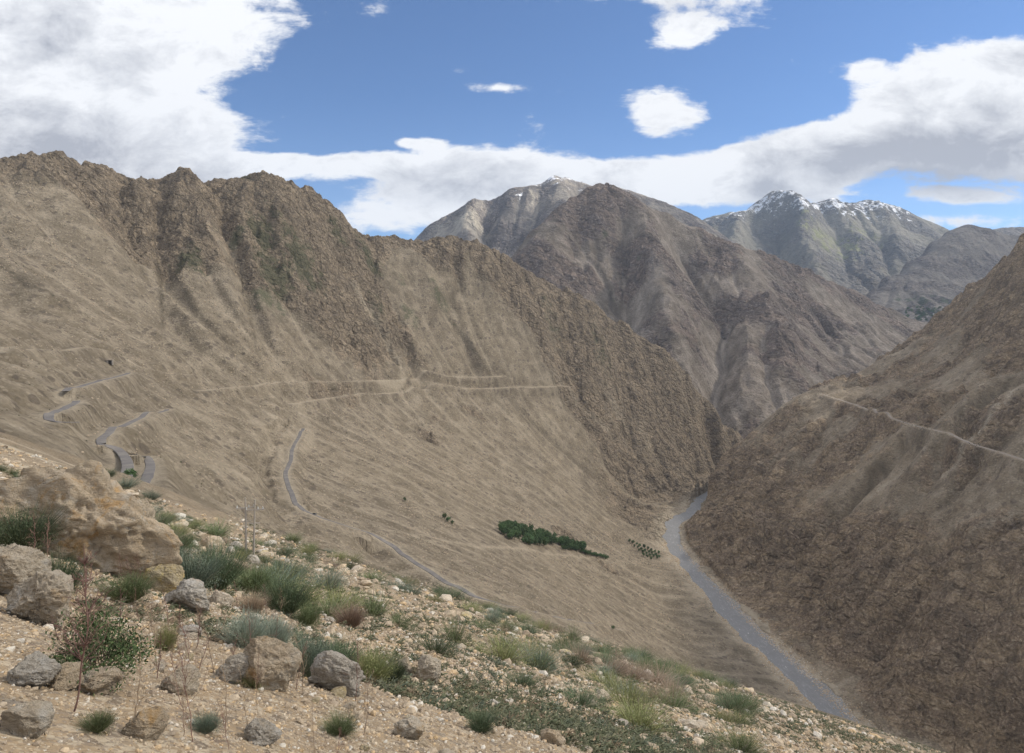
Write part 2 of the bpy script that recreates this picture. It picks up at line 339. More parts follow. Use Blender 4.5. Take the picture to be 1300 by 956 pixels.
# river channel
rm = (X > 250) & (Y > 500)
dr = np.full(X.shape, 1e3); dr[rm], _ = dist_poly(CM, X[rm], Y[rm])
GL.put('h', H); H = ribs(H, X, Y, RIBS_L, lambda x, y: GL.get('h', x, y))
calm = 1-.7*sstep(-120, -260, H)*(X < 500)
H, flow = erode2(H, CL, 1, max(2, int(round(10/CL))), .36, .07, mask=inside*calm*sstep(30, 110, dr))
hwr = 18+sstep(1700, 1100, Y)*4+fbm(X, Y, 95, 4, 19, gain=.6)*22
fl_ = np.where(dr > hwr+4, RZ+1.0+(dr-hwr-4)*.10, -1e9); H = np.where((dr < 220) & (H < fl_), H+(fl_-H)*sstep(220, 90, dr), H)
H = np.where((dr < 60) & (X > 250), np.minimum(H, RZ+1.2+np.maximum(dr-hwr-6, 0)*.55+fbm(X, Y, 14, 2, 20)*.5), H)
H = np.where(dr < 120, H-sstep(hwr+3, hwr-6, dr)*6, H)
GL.put('h', np.maximum(H, -1000)); GL.put('flow', flow); GL.put('river', dr)
gy, gx = np.gradient(blur(H, 3), CL); GL.put('slope', np.hypot(gx, gy))

def fine(x, y):
    """small relief added on top of the grid"""
    r = np.hypot(x, y); rk = GL.get('rock', x, y)
    far = sstep(60, 300, r)
    f = far*(fbm(x, y, 12, 3, 81)*.8+rk*(fbm(x, y, 17, 3, 82, ridged=True)*3.2+(cell(x, y, 8, 31)[2]-.5)*3.5))
    near = 1-sstep(150, 420, r)
    # ledges that run along the near slope, and rubble
    w = x*.80-y*.59+fbm(x, y, 30, 2, 90)*7; 
    amp = sstep(5, 45, r)
    f = f+near*(fbm(x, y, 19, 3, 83)*1.1*amp+amp*1.5*(np.abs(gnoise((x*.55-y*.83)/9.+fbm(x,y,26,2,93)*.9, (x*.83+y*.55)/45., 7))-.3))
    f = f+near*sstep(1.5, 8, r)*(fbm(x, y, 3.2, 3, 84)*.22+fbm(x, y, .9, 2, 85)*.05)
    return f
RVP = None
ROADS = []      # (world polyline with z, half width, kind)
def HL0(x, y): return GL.get('h', x, y)+fine(np.asarray(x, float), np.asarray(y, float))
def HL(x, y):
    x = np.asarray(x, float); y = np.asarray(y, float); z = HL0(x, y)
    for P, hw, soft in ROADS:
        b0 = P.min(0)-25; b1 = P.max(0)+25
        m = (x > b0[0]) & (x < b1[0]) & (y > b0[1]) & (y < b1[1])
        if not m.any(): continue
        d, t = dist_poly(P, x[m], y[m]); zr = np.interp(t, np.arange(len(P)), P[:, 2])
        w = 1-sstep(hw+2.5, hw+soft+7, d); zz_ = z[m]; pd = np.interp(t, np.arange(len(P)), P[:, 1])
        side = sstep(2, 8, pd-y[m])*sstep(130, 80, d)*(1. if P is RVP else 0.)*sstep(30, 12, zz_-zr); lim = zr-.02*d; zz_ = np.where(zz_ > lim, zz_+(lim-zz_)*side, zz_)
        z[m] = zz_*(1-w)+(zr-.12)*w
    return z
def road(pixels, hw, soft, sm=4, step=5., HF=None, kind=None, dmin=3., dense=None):
    if dense:
        A = np.array(pixels, float); L_ = np.concatenate([[0], np.cumsum(np.hypot(*np.diff(A, axis=0).T))]); q_ = np.arange(0, L_[-1], dense); pixels = list(zip(np.interp(q_, L_, A[:, 0]), np.interp(q_, L_, A[:, 1])))
    P = [(a, b, hit(a, b, HF, d0=dmin)) for a, b in pixels]; P = [p for p in P if p[2] is not None]
    Dd = np.array([p[2][1] for p in P])
    for _ in range(2): Dd = np.concatenate([[Dd[0]], (Dd[:-2]+2*Dd[1:-1]+Dd[2:])/4, [Dd[-1]]])
    Dd = np.minimum(Dd, [p[2][1] for p in P])
    P = np.array([at(p[0], p[1], d) for p, d in zip(P, Dd)])
    # resample evenly through a Catmull-Rom curve
    Q = [P[0]]
    E = np.vstack([2*P[0]-P[1], P, 2*P[-1]-P[-2]])
    for i in range(1, len(E)-2):
        a, b, c, d = E[i-1:i+3]; L = max(2, int(np.linalg.norm((c-b)[:2])/step))
        for k in range(1, L+1):
            t = k/L; Q.append(.5*(2*b+(c-a)*t+(2*a-5*b+4*c-d)*t*t+(3*b-a-3*c+d)*t**3))
    Q = np.array(Q); z = Q[:, 2]
    for _ in range(sm): z = np.concatenate([[z[0]], (z[:-2]+2*z[1:-1]+z[2:])/4, [z[-1]]])
    hg = (HF or HL0); tz = sum(hg(Q[:, 0]+a, Q[:, 1]+b) for a in (-6., 0, 6.) for b in (-6., 0, 6.))/9
    for _ in range(4): tz = np.concatenate([[tz[0]], (tz[:-2]+2*tz[1:-1]+tz[2:])/4, [tz[-1]]])
    z = np.maximum(z, tz+.6)
    for _ in range(sm): z = np.concatenate([[z[0]], (z[:-2]+2*z[1:-1]+z[2:])/4, [z[-1]]])
    Q[:, 2] = z
    return Q
# ================================================================== RIGHT WALL OF THE GORGE
rc = [(885,632,2110),(905,592,2200),(944,560,2320),(975,543,2340),(1000,529,2350),(1030,506,2330),(1060,494,2330),(1110,462,2360),(1150,440,2390),(1185,414,2400),(1215,384,2350),(1240,359,2250),(1270,331,2100),(1300,305,1950),(1350,268,1800),(1450,215,1600),(1600,150,1400)]
rf = [(1042,500,2080),(1119,526,1651),(1191,547,1415),(1230,562,1284),(1272,575,1189),(1300,584,1131),(1360,602,1030),
 (1200,480,1850),(1250,480,1660),(1300,480,1480),(1250,420,1920),(1300,400,1720),(1300,350,1840),(1200,430,2150),(1150,480,2080),(1100,490,2150),(1400,450,1420),(1400,350,1600),(1400,550,1050),
 (950,580,2080),(1000,560,1990),(1000,600,1800),(1000,640,1640),(1000,680,1500),(1000,735,1380),(1000,785,1300),(940,620,1900),(935,680,1590),(940,725,1480),(905,655,1800),
 (1100,560,1640),(1100,600,1500),(1100,640,1400),(1100,690,1280),(1100,750,1180),(1100,800,1120),(1100,860,1060),(1200,600,1300),(1200,650,1200),(1200,700,1110),(1200,760,1020),(1200,820,960),(1200,880,920),(1200,950,890),
 (1300,640,1070),(1300,700,985),(1300,760,915),(1300,830,865),(1300,900,830),(1300,956,810),(1420,640,930),(1420,760,820),(1420,900,730)]
ptr = [at(*p) for p in rc+rf]
for p in rc:
    x, y, z = at(*p); ptr.append((x+300, y+330, z-230)); ptr.append((x+900, y+900, z-650))
for a in RR0: ptr.append((a[0]+6, a[1], RZ+3)); ptr.append((a[0]-30, a[1]-8, RZ-14)); ptr.append((a[0]-150, a[1], RZ-60))
rbfR = RBF(ptr)
GR = Grid(250, 2700, 500, 3300, CL*1.1)
X, Y = GR.X, GR.Y
H = upsample(rbfR, GR, 4).astype(np.float64)
RRm = RR.copy()
drr, _ = dist_poly(RRm, X, Y)
nz = fbm(X, Y, 380, 4, 111)
hb = H-RZ
cliff = sstep(250, 120, hb+nz*90)*sstep(2, 25, hb)
crag = sstep(-.12, .22, fbm(X, Y, 210, 4, 112)+sstep(380, 560, hb)*.35)
rock = np.clip(np.maximum(cliff, crag*.9), 0, 1)
wx = X+fbm(X, Y, 240, 3, 141)*60; wy = Y+fbm(X, Y, 240, 3, 142)*60
amp = sstep(0, 60, hb)
H += amp*(zm(fbm(wx, wy, 300, 4, 151, ridged=True))*24+fbm(X, Y, 130, 3, 161)*5)
H += rock*amp*(zm(fbm(wx, wy, 110, 5, 171, ridged=True, gain=.58))*26)
d1, d2, rv = cell(wx*1.2, wy, 48, 12); H += rock*amp*((rv-.5)*28*sstep(0, .25, d2-d1))
d1, d2, rv = cell(wx, wy, 19, 15); H += rock*amp*((rv-.5)*12*sstep(0, .2, d2-d1))
GR.put('h', H); H = ribs(H, X, Y, RIBS_R, lambda x, y: GR.get('h', x, y))
H, flow = erode2(H, GR.c, 2, max(2, int(round(11/GR.c))), .55, .10, mask=sstep(5, 60, hb))
# near-level bench of gravel beside the water
H = np.where(drr < 16, np.minimum(H, RZ+1.2+np.maximum(drr-3, 0)*.25+fbm(X, Y, 18, 2, 5)), H)
inr = np.zeros(X.shape, bool)
dc2, _ = dist_poly(CM, X, Y)
H = np.where(dc2 < 19, np.minimum(H, RZ-4), H)
GR.put('h', H); GR.put('flow', flow); GR.put('rock', rock); GR.put('river', dc2)
def HR0(x, y):
    rk = GR.get('rock', x, y)
    return GR.get('h', x, y)+sstep(20, 60, GR.get('river', x, y))*(fbm(x, y, 12, 3, 181)*1.0+rk*(fbm(x, y, 17, 3, 182, ridged=True)*3.2+(cell(x, y, 8, 32)[2]-.5)*3.5))
ROADR = []
def HR(x, y):
    z = HR0(x, y)
    for P, hw, soft in ROADR:
        b0 = P.min(0)-25; b1 = P.max(0)+25
        m = (x > b0[0]) & (x < b1[0]) & (y > b0[1]) & (y < b1[1])
        if not m.any(): continue
        d, t = dist_poly(P, x[m], y[m]); zr = np.interp(t, np.arange(len(P)), P[:, 2])
        w = 1-sstep(hw+2.5, hw+soft+7, d); z[m] = z[m]*(1-w)+(zr-.15)*w
    return z

# ================================================================== MOUNTAINS BEHIND
def mountain(pc, pf, drop, x0, x1, y0, y1, c, seed, rough, ek, cells=None, rib=(), extra=(), rounds=6, drops=((330, 1),)):
    P = [at(*p) for p in pc+pf]+list(extra)
    for p in pc:
        x, y, z = at(*p)
        for dd, k in ((drop, .62), (drop*3, .55)):
            s = 1+dd/math.hypot(x, y); P.append((x*s, y*s, z-dd*k*1.15))
    g = Grid(x0, x1, y0, y1, c); X, Y = g.X, g.Y
    H = upsample(RBF(P), g, 2).astype(np.float64)
    wx = X+fbm(X, Y, 700, 3, seed)*160; wy = Y+fbm(X, Y, 700, 3, seed+1)*160
    nr_ = fbm(wx, wy, rough*16, 5, seed+2, ridged=True, gain=.58); dk, _k = dist_poly(np.array([at(*p)[:2] for p in pc]), X, Y); fk = .3+.7*sstep(0, drop*.8, dk); H += fk*rough*1.25*(nr_-nr_.mean())
    rock = sstep(-.25, .25, fbm(X, Y, rough*12, 4, seed+5))
    H += rock*rough*.5*fbm(wx, wy, rough*3.2, 4, seed+8, ridged=True)
    if cells:
        d1, d2, rv = cell(wx, wy, cells, seed); H += rock*(rv-.5)*cells*.4*sstep(0, .25, d2-d1)
    g.put('h', H); H = ribs(H, X, Y, rib, lambda x, y: g.get('h', x, y)) if rib else H
    H, flow = erode2(H, c, seed, 2, ek, ek*.35, reach=c*130)
    g.put('h', np.maximum(H, -1000)); g.put('flow', flow); g.put('rock', rock)
    return g
midc = [(560,420,3900),(600,370,4000),(630,345,4050),(653,325,4100),(671,297,4200),(690,282,4300),(703,268,4350),(717,259,4400),(735,247,4450),(750,238,4480),(767,234,4500),(790,243,4500),(813,255,4500),(850,271,4500),(890,289,4520),(936,311,4560),(965,320,4600),(991,329,4620),(1021,341,4680),(1055,356,4750),(1088,369,4800),(1131,390,4900),(1177,411,5000),(1220,436,5050)]
midf = [(700,300,4020),(690,340,3800),(740,270,4250),(750,310,4100),(735,345,3850),(757,338,4080),(775,395,3780),(797,425,3600),(790,300,4180),(812,300,4120),(830,340,3830),(843,385,3560),(850,420,3400),(870,470,3180),
 (860,318,4330),(880,345,4150),(905,385,3920),(922,412,3770),(917,450,3520),(903,496,3240),(912,520,3080),(930,545,2960),
 (905,320,4380),(945,350,4130),(975,395,3800),(1002,440,3500),(1020,485,3200),(985,500,3150),(960,545,2940),(985,530,3020),(940,575,2800),(915,600,2680),(880,600,2680),(850,560,2760),
 (1000,360,4380),(1035,400,4150),(1062,440,3850),(1060,470,3550),(1085,400,4500),(1110,430,4250),(1150,420,4700),(1170,440,4450),
 (945,420,3600),(950,460,3380),(945,500,3150),(1040,510,3250)]
backc = [(470,370,7200),(500,330,7100),(531,301,7000),(544,287,7000),(566,274,7000),(594,259,7000),(603,255,7000),(623,255,7050),(638,249,7050),(649,242,7100),(668,237,7100),(686,232,7150),(703,222,7200),(710,231,7250),(717,225,7250),(742,233,7250),(756,238,7250),(785,238,7300),(813,249,7350),(830,255,7350),(856,263,7300),(890,279,7200),(911,294,7100),(950,325,7000),(990,360,6900)]
backf = [(px_, 450, 5050) for px_ in range(350, 1100, 90)]+[(716,262,6500),(705,290,6200),(690,330,5700),(672,260,6750),(660,290,6500),(655,330,6100),(640,270,6800),(622,285,6750),(618,320,6350),(628,340,6000),(600,275,6650),(598,300,6350),(590,330,5900),(570,290,6650),(560,315,6400),(545,305,6750),(740,260,6900),(760,300,6500),(820,300,6500),(870,300,6650),(885,310,6500),(900,330,6200)]
farc = [(800,330,10200),(850,300,10100),(875,287,10000),(890,280,10000),(905,274,10000),(927,269,9950),(943,271,9950),(956,261,9950),(966,256,9900),(982,247,9900),(995,251,9900),(1011,259,9950),(1032,261,10000),(1047,257,10050),(1079,260,10100),(1108,257,10150),(1128,265,10100),(1155,274,10000),(1176,282,9900),(1199,291,9800),(1230,310,9700)]
farf = [(px_, 440, 6650) for px_ in range(800, 1300, 80)]+[(1018,270,9500),(1024,280,9250),(1013,306,8750),(1026,325,8350),(1035,345,8000),(1050,370,7600),(990,300,9150),(965,300,9350),(980,330,8700),(1000,350,8200),(935,290,9150),(930,320,8700),(905,300,9300),(950,330,8600),
 (1060,290,9300),(1080,310,8950),(1100,330,8550),(1060,340,8250),(1090,360,7900),(1125,285,9300),(1150,300,9000),(1140,320,8600),(1120,345,8150),(1105,362,7800),(1180,300,9200)]
ridc = [(1085,385,6300),(1105,368,6500),(1120,352,6750),(1150,333,7050),(1180,308,7300),(1200,295,7450),(1219,290,7550),(1241,296,7600),(1270,303,7600),(1300,308,7600),(1380,320,7600),(1500,330,7500)]
ridf = [(px_, 450, 4950) for px_ in range(1000, 1600, 90)]+[(1150,360,6500),(1180,350,6600),(1200,330,6900),(1230,350,6700),(1260,370,6500),(1300,350,6800),(1160,375,6150),(1200,378,6100),(1250,385,6000),(1140,388,5950),(1180,387,5900),(1210,395,5700),(1160,396,5700),(1180,408,5450),(1150,410,5500),(1200,420,5300),(1300,400,6000)]
outc = [(1170,300,9700),(1210,300,9700),(1241,298,9700),(1256,293,9700),(1272,291,9700),(1300,289,9700),(1400,285,9700),(1500,300,9600)]
outf = [(px_, 360, 8350) for px_ in range(1100, 1600, 90)]+[(1300,330,9000),(1200,330,9000),(1400,330,9000)]
cm = CM_CELL
GM = mountain(midc, midf, 400, -500, 3700, 2500, 5900, cm, 201, 34, .40, cells=60, rib=RIBS_M)
GB = mountain(backc, backf, 500, -1800, 3000, 5000, 8300, cm*1.6, 301, 36, .3, cells=None, rib=RIBS_B)
GE = mountain(farc, farf, 700, 1400, 7200, 6600, 11300, cm*2., 401, 60, .26, rib=RIBS_E)
GG = mountain(ridc, ridf, 500, 2300, 7600, 4900, 8600, cm*1.6, 501, 26, .4)
GO = mountain(outc, outf, 600, 4600, 10000, 8300, 10800, cm*3., 601, 40, .4)
# ================================================================== MATERIALS
class NT:
    def __init__(s, mat_or_world):
        s.t = mat_or_world.node_tree; s.t.nodes.clear(); s.L = s.t.links
    def n(s, typ, **kw):
        d = s.t.nodes.new(typ)
        for k, v in kw.items():
            if k in ('inp',):
                for i, q in v.items():
                    if isinstance(q, bpy.types.NodeSocket): s.L.new(q, d.inputs[i])
                    else: d.inputs[i].default_value = q
            else: setattr(d, k, v)
        return d
    def math(s, op, a, b=None, c=None, clamp=False):
        d = s.n('ShaderNodeMath', operation=op, use_clamp=clamp)
        for i, q in enumerate((a, b, c)):
            if q is None: continue
            if isinstance(q, bpy.types.NodeSocket): s.L.new(q, d.inputs[i])
            else: d.inputs[i].default_value = q
        return d.outputs[0]
    def noise(s, vec, scale, detail=6, rough=.55, dist=0., out=0, kind='FBM'):
        d = s.n('ShaderNodeTexNoise'); s.L.new(vec, d.inputs['Vector'])
        try: d.noise_type = kind
        except Exception: pass
        d.inputs['Scale'].default_value = scale; d.inputs['Detail'].default_value = detail
        d.inputs['Roughness'].default_value = rough; d.inputs['Distortion'].default_value = dist
        return d.outputs[out]
    def vor(s, vec, scale, feature='F1', out='Distance', rnd=1.):
        d = s.n('ShaderNodeTexVoronoi', feature=feature); s.L.new(vec, d.inputs['Vector'])
        d.inputs['Scale'].default_value = scale; d.inputs['Randomness'].default_value = rnd
        return d.outputs[out]
    def mix(s, f, a, b, typ='MIX'):
        d = s.n('ShaderNodeMix', data_type='RGBA', blend_type=typ)
        for i, q in ((0, f), (6, a), (7, b)):
            if isinstance(q, bpy.types.NodeSocket): s.L.new(q, d.inputs[i])
            elif i == 0: d.inputs[0].default_value = q
            else: d.inputs[i].default_value = (*q, 1)
        return d.outputs[2]
    def mr(s, v, a, b, c=0., d=1., smooth=True):
        m = s.n('ShaderNodeMapRange', interpolation_type='SMOOTHSTEP' if smooth else 'LINEAR')
        s.L.new(v, m.inputs[0])
        for i, q in enumerate((a, b, c, d)): m.inputs[i+1].default_value = q
        return m.outputs[0]
    def attr(s, name): return s.n('ShaderNodeAttribute', attribute_name=name).outputs['Fac']
    def mapping(s, vec, scale=(1, 1, 1), rot=(0, 0, 0), loc=(0, 0, 0)):
        d = s.n('ShaderNodeMapping'); s.L.new(vec, d.inputs[0])
        d.inputs['Scale'].default_value = scale; d.inputs['Rotation'].default_value = rot; d.inputs['Location'].default_value = loc
        return d.outputs[0]
    def bump(s, h, dist, strength=1., normal=None):
        d = s.n('ShaderNodeBump'); s.L.new(h, d.inputs['Height']); d.inputs['Distance'].default_value = dist; d.inputs['Strength'].default_value = strength
        if normal is not None: s.L.new(normal, d.inputs['Normal'])
        return d.outputs[0]
    def surf(s, color, rough=.9, normal=None, spec=.2):
        b = s.n('ShaderNodeBsdfPrincipled'); o = s.n('ShaderNodeOutputMaterial')
        if isinstance(color, bpy.types.NodeSocket): s.L.new(color, b.inputs['Base Color'])
        else: b.inputs['Base Color'].default_value = (*color, 1)
        if isinstance(rough, bpy.types.NodeSocket): s.L.new(rough, b.inputs['Roughness'])
        else: b.inputs['Roughness'].default_value = rough
        b.inputs['Specular IOR Level'].default_value = spec
        if normal is not None: s.L.new(normal, b.inputs['Normal'])
        s.L.new(b.outputs[0], o.inputs[0]); return b
def newmat(name):
    m = bpy.data.materials.new(name); m.use_nodes = True; return m, NT(m)

def terrain_mat(name, soil1, soil2, rock1, rock2, pale, s=1., veg=(.085, .09, .05), snow=None, sun_dir=None, contrast=1., strata=.5, bumpk=1., dark=(.13, .105, .08)):
    m, t = newmat(name)
    co = t.n('ShaderNodeNewGeometry'); P = co.outputs['Position']
    N1 = t.noise(P, .004/s, 7, .6); N2 = t.noise(P, .03/s, 8, .65); N3 = t.noise(P, .22/s, 8, .68)
    rock = t.attr('rock'); flow = t.attr('flow')
    soil = t.mix(t.mr(N1, .35, .65), soil1, soil2)
    soil = t.mix(t.mr(N2, .38, .68, 0, .55*contrast), soil, pale)
    # stones strewn over it: light and dark specks
    sp = t.vor(P, .28/s, out='Color'); spd = t.vor(P, .28/s)
    sep = t.n('ShaderNodeSeparateColor'); t.L.new(sp, sep.inputs[0])
    stone = t.math('MULTIPLY', t.mr(sep.outputs[0], .72, .76), t.mr(spd, .52, .42))
    soil = t.mix(t.math('MULTIPLY', stone, .5*contrast), soil, pale)
    tuft = t.math('MULTIPLY', t.mr(sep.outputs[1], .76, .80), t.mr(spd, .50, .40))
    soil = t.mix(t.math('MULTIPLY', tuft, .6*contrast), soil, dark)
    sp2 = t.vor(P, .075/s, out='Color'); sd2 = t.vor(P, .075/s); s2 = t.n('ShaderNodeSeparateColor'); t.L.new(sp2, s2.inputs[0])
    spot = t.math('MULTIPLY', t.mr(s2.outputs[0], .60, .64), t.mr(t.math('ADD', sd2, t.math('MULTIPLY', N3, .25)), .52, .44))
    soil = t.mix(t.math('MULTIPLY', spot, .75*contrast), soil, dark)
    soil = t.mix(t.mr(flow, .35, 1.3, 0, .40), soil, pale)
    # rock: beds dipping through the mass, warped
    Ps = t.mapping(t.mapping(P, (1, 1, 1), STRATA), (.006/s, .010/s, .030/s))
    S1 = t.noise(Ps, 1., 9, .66, 1.6)
    rc_ = t.mix(t.mr(S1, .42, .58), rock1, rock2)
    rc_ = t.mix(t.mr(N3, .53, .62, 0, .5*contrast), rc_, pale)
    rc_ = t.mix(t.mr(N2, .47, .40, 0, .45*contrast), rc_, dark)
    bed = t.math('ABSOLUTE', t.math('SUBTRACT', t.math('FRACT', t.math('MULTIPLY', S1, 7.)), .5))
    rc_ = t.mix(t.mr(bed, .10, .02, 0, .3*contrast), rc_, dark)
    ck = t.vor(t.n('ShaderNodeVectorMath', operation='MULTIPLY_ADD', inp={0: t.noise(P, .05/s, 4, .6, out=1), 1: (26*s, 26*s, 26*s), 2: P}).outputs[0], .05/s, 'DISTANCE_TO_EDGE')
    rc_ = t.mix(t.mr(ck, .06, .0, 0, .34*contrast), rc_, dark)
    rk = t.math('ADD', rock, t.math('MULTIPLY', t.math('SUBTRACT', N2, .5), 2.0))
    col = t.mix(t.mr(rk, .32, .66, 0, .9), soil, rc_)
    col = t.mix(t.mr(N3, .25, .75, 0, .5), t.mix(.22*contrast, col, dark), col)
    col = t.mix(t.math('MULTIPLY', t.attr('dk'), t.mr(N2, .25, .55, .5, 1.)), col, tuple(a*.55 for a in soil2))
    # stone to stone changes of tone
    tone = t.mr(N3, .34, .66, .72, 1.26, False); tone2 = t.mr(N2, .34, .66, .82, 1.16, False)
    tv = t.n('ShaderNodeCombineColor'); tt_ = t.math('MULTIPLY', tone, tone2)
    for i in range(3): t.L.new(tt_, tv.inputs[i])
    farc = t.attr('far'); toned = t.mix(t.mr(rk, .2, .7, .5, 1.), col, t.mix(1., col, tv.outputs[0], 'MULTIPLY'))
    # close to: gravel and grit
    g1 = t.vor(P, 9., out='Color'); g2 = t.vor(P, 34., out='Color'); gs = t.n('ShaderNodeSeparateColor'); t.L.new(g1, gs.inputs[0]); gs2 = t.n('ShaderNodeSeparateColor'); t.L.new(g2, gs2.inputs[0])
    N4 = t.noise(P, 1.3, 7, .7)
    gr = t.mix(t.mr(N4, .35, .65), (soil1[0]*1.02, soil1[1]*.95, soil1[2]*.90), (soil1[0]*1.3, soil1[1]*1.2, soil1[2]*1.12))
    gr = t.mix(t.mr(gs.outputs[0], .78, .82, 0, .6), gr, pale); gr = t.mix(t.mr(gs.outputs[1], .82, .85, 0, .7), gr, dark); gr = t.mix(t.mr(gs2.outputs[0], .7, .8, 0, .5), gr, pale); gr = t.mix(t.mr(gs2.outputs[1], .75, .8, 0, .6), gr, (.20,.16,.12))
    gr = t.mix(t.mr(N3, .5, .7, 0, .5), gr, (.42,.30,.18))
    col = t.mix(farc, gr, toned)
    vg = t.attr('veg')
    vn = t.math('ADD', t.math('ADD', vg, t.math('MULTIPLY', t.math('SUBTRACT', t.noise(P, .05/s, 8, .78), .5), 2.2)), t.math('MULTIPLY', t.math('SUBTRACT', N3, .5), .6))
    col = t.mix(t.mr(vn, .62, .86, 0, .7), col, veg)
    col = t.mix(t.math('MULTIPLY', t.attr('pale'), t.mr(N3, .3, .55, .6, 1.)), col, pale)
    if snow:
        z0, z1, amt = snow
        zz = t.n('ShaderNodeSeparateXYZ'); t.L.new(P, zz.inputs[0])
        nz = t.n('ShaderNodeSeparateXYZ'); t.L.new(co.outputs['Normal'], nz.inputs[0])
        f = t.mr(zz.outputs[2], z0, z1, 0, 1, False)
        f = t.math('ADD', f, t.math('MULTIPLY', t.math('SUBTRACT', t.noise(P, .009, 9, .8), .5), 4.2))
        f = t.math('ADD', f, t.math('MULTIPLY', flow, .15))
        f = t.math('ADD', f, t.math('MULTIPLY', nz.outputs[2], .4))
        col = t.mix(t.mr(f, amt, amt+.12), col, (.82, .84, .88))
    h = t.math('ADD', t.math('MULTIPLY', t.math('MULTIPLY', t.mr(ck, .0, .25), rock), 1.2), t.math('MULTIPLY', t.math('ADD', N3, t.math('MULTIPLY', spd, -.35)), .9)); h = t.math('ADD', h, t.math('MULTIPLY', S1, t.math('MULTIPLY', rock, 3.)))
    nb = t.bump(t.math('MULTIPLY', h, t.math('ADD', farc, .12)), 3.6*s*bumpk, 1.)
    h2 = t.noise(P, .8/s, 6, .7)
    nb = t.bump(t.math('MULTIPLY', h2, t.math('ADD', farc, .25)), .6*s*bumpk, 1., nb)
    t.surf(col, .95, nb, .1)
    return m
# ================================================================== SKY, SUN, CAMERA
SUN_AZ, SUN_EL = R(SUNAZ), R(SUNEL)       # azimuth clockwise from +Y (view direction)
w = bpy.data.worlds.new('World'); scene.world = w; w.use_nodes = True
t = NT(w)
sky = t.n('ShaderNodeTexSky', sky_type='NISHITA'); sky.sun_disc = False
sky.sun_elevation = SUN_EL; sky.sun_rotation = SUN_AZ; sky.altitude = 3300; sky.air_density = 1.0; sky.dust_density = .4; sky.ozone_density = 1.5
tc = t.n('ShaderNodeTexCoord'); D = tc.outputs['Generated']
sx = t.n('ShaderNodeSeparateXYZ'); t.L.new(D, sx.inputs[0])
dx, dy, dz = sx.outputs
yy = t.math('MAXIMUM', dy, .02)
gx_ = t.math('DIVIDE', dx, yy); gz_ = t.math('DIVIDE', dz, yy)     # bearing / elevation of the cloud bank ahead
# cloud-deck coordinates (flat layer overhead, so clouds foreshorten towards the horizon)
zz = t.math('ADD', t.math('MAXIMUM', dz, 0.), .10)
u = t.math('DIVIDE', dx, zz); v = t.math('DIVIDE', dy, zz)
cv = t.n('ShaderNodeCombineXYZ'); t.L.new(u, cv.inputs[0]); t.L.new(v, cv.inputs[1])
gv = t.n('ShaderNodeCombineXYZ'); t.L.new(gx_, gv.inputs[0]); t.L.new(t.math('MULTIPLY', gz_, 1.8), gv.inputs[1])
n1 = t.noise(gv.outputs[0], 2.6, 6, .60, .35)
wisp = t.noise(t.mapping(gv.outputs[0], (1., 3.6, 1.), (0, 0, -.12)), 5., 5, .68, .8)
n2 = t.noise(gv.outputs[0], 10., 7, .68, .3)
def blob(px, py, rx, ry, ang, wgt):
    cx, cy, cz = at(px, py, 1.0); cxs, czs = cx, cz
    mp = t.n('ShaderNodeMapping', vector_type='TEXTURE'); t.L.new(bv.outputs[0], mp.inputs[0])
    mp.inputs['Location'].default_value = (cxs, czs, 0); mp.inputs['Rotation'].default_value = (0, 0, R(ang)); mp.inputs['Scale'].default_value = (rx/F*1.8, ry/F*1.8, 1)
    g_ = t.n('ShaderNodeTexGradient', gradient_type='SPHERICAL'); t.L.new(mp.outputs[0], g_.inputs[0]); return g_.outputs['Fac']
bv = t.n('ShaderNodeCombineXYZ'); t.L.new(gx_, bv.inputs[0]); t.L.new(gz_, bv.inputs[1])
def total(L):
    s_ = 0.0
    for b in L: s_ = t.math('MULTIPLY_ADD', blob(*b), b[5], s_)
    return s_
dens = total(CLOUDS)
shade = total(SHADES)
gate = t.mr(dy, .02, .25)
# behind and beside the viewer: broken cloud of the same kind
other = t.math('MULTIPLY', t.math('SUBTRACT', 1., gate), .62)
dd = t.math('ADD', t.math('ADD', t.math('MULTIPLY', dens, gate), other),
            t.math('ADD', t.math('MULTIPLY', t.math('SUBTRACT', n1, .5), 3.0), t.math('ADD', t.math('MULTIPLY', t.math('SUBTRACT', n2, .5), 1.7), t.math('MULTIPLY', t.math('SUBTRACT', wisp, .5), .8))))
alpha = t.mr(dd, .32, .80)
core = t.mr(t.math('ADD', t.math('SUBTRACT', dd, .55), 0.0), 0., 1.3)
sh = t.math('ADD', t.math('MULTIPLY', shade, gate), t.math('MULTIPLY', t.math('ADD', t.math('MULTIPLY', t.math('SUBTRACT', n1, .5), 1.5), t.math('MULTIPLY', t.math('SUBTRACT', n2, .5), 2.6)), t.mr(dd, .5, 1.1)), clamp=True)
cloudc = t.mix(sh, CL_LIGHT, CL_DARK)
cb = t.n('ShaderNodeMix', data_type='RGBA'); t.L.new(alpha, cb.inputs[0])
skym = t.mix(1., sky.outputs[0], SKY_TINT, 'MULTIPLY')
t.L.new(skym, cb.inputs[6]); t.L.new(cloudc, cb.inputs[7])
bg = t.n('ShaderNodeBackground'); t.L.new(cb.outputs[2], bg.inputs[0]); bg.inputs[1].default_value = SKY_STR
ow = t.n('ShaderNodeOutputWorld'); t.L.new(bg.outputs[0], ow.inputs[0])
sd = bpy.data.lights.new('sun', 'SUN'); sd.energy = SUN_E; sd.angle = R(SUN_ANG); sd.color = (1, .93, .82)
so = bpy.data.objects.new('sun', sd); COL.objects.link(so)
d = Vector((math.sin(SUN_AZ)*math.cos(SUN_EL), math.cos(SUN_AZ)*math.cos(SUN_EL), math.sin(SUN_EL)))
so.rotation_euler = d.to_track_quat('Z', 'Y').to_euler(); so.location = (0, 0, 50)
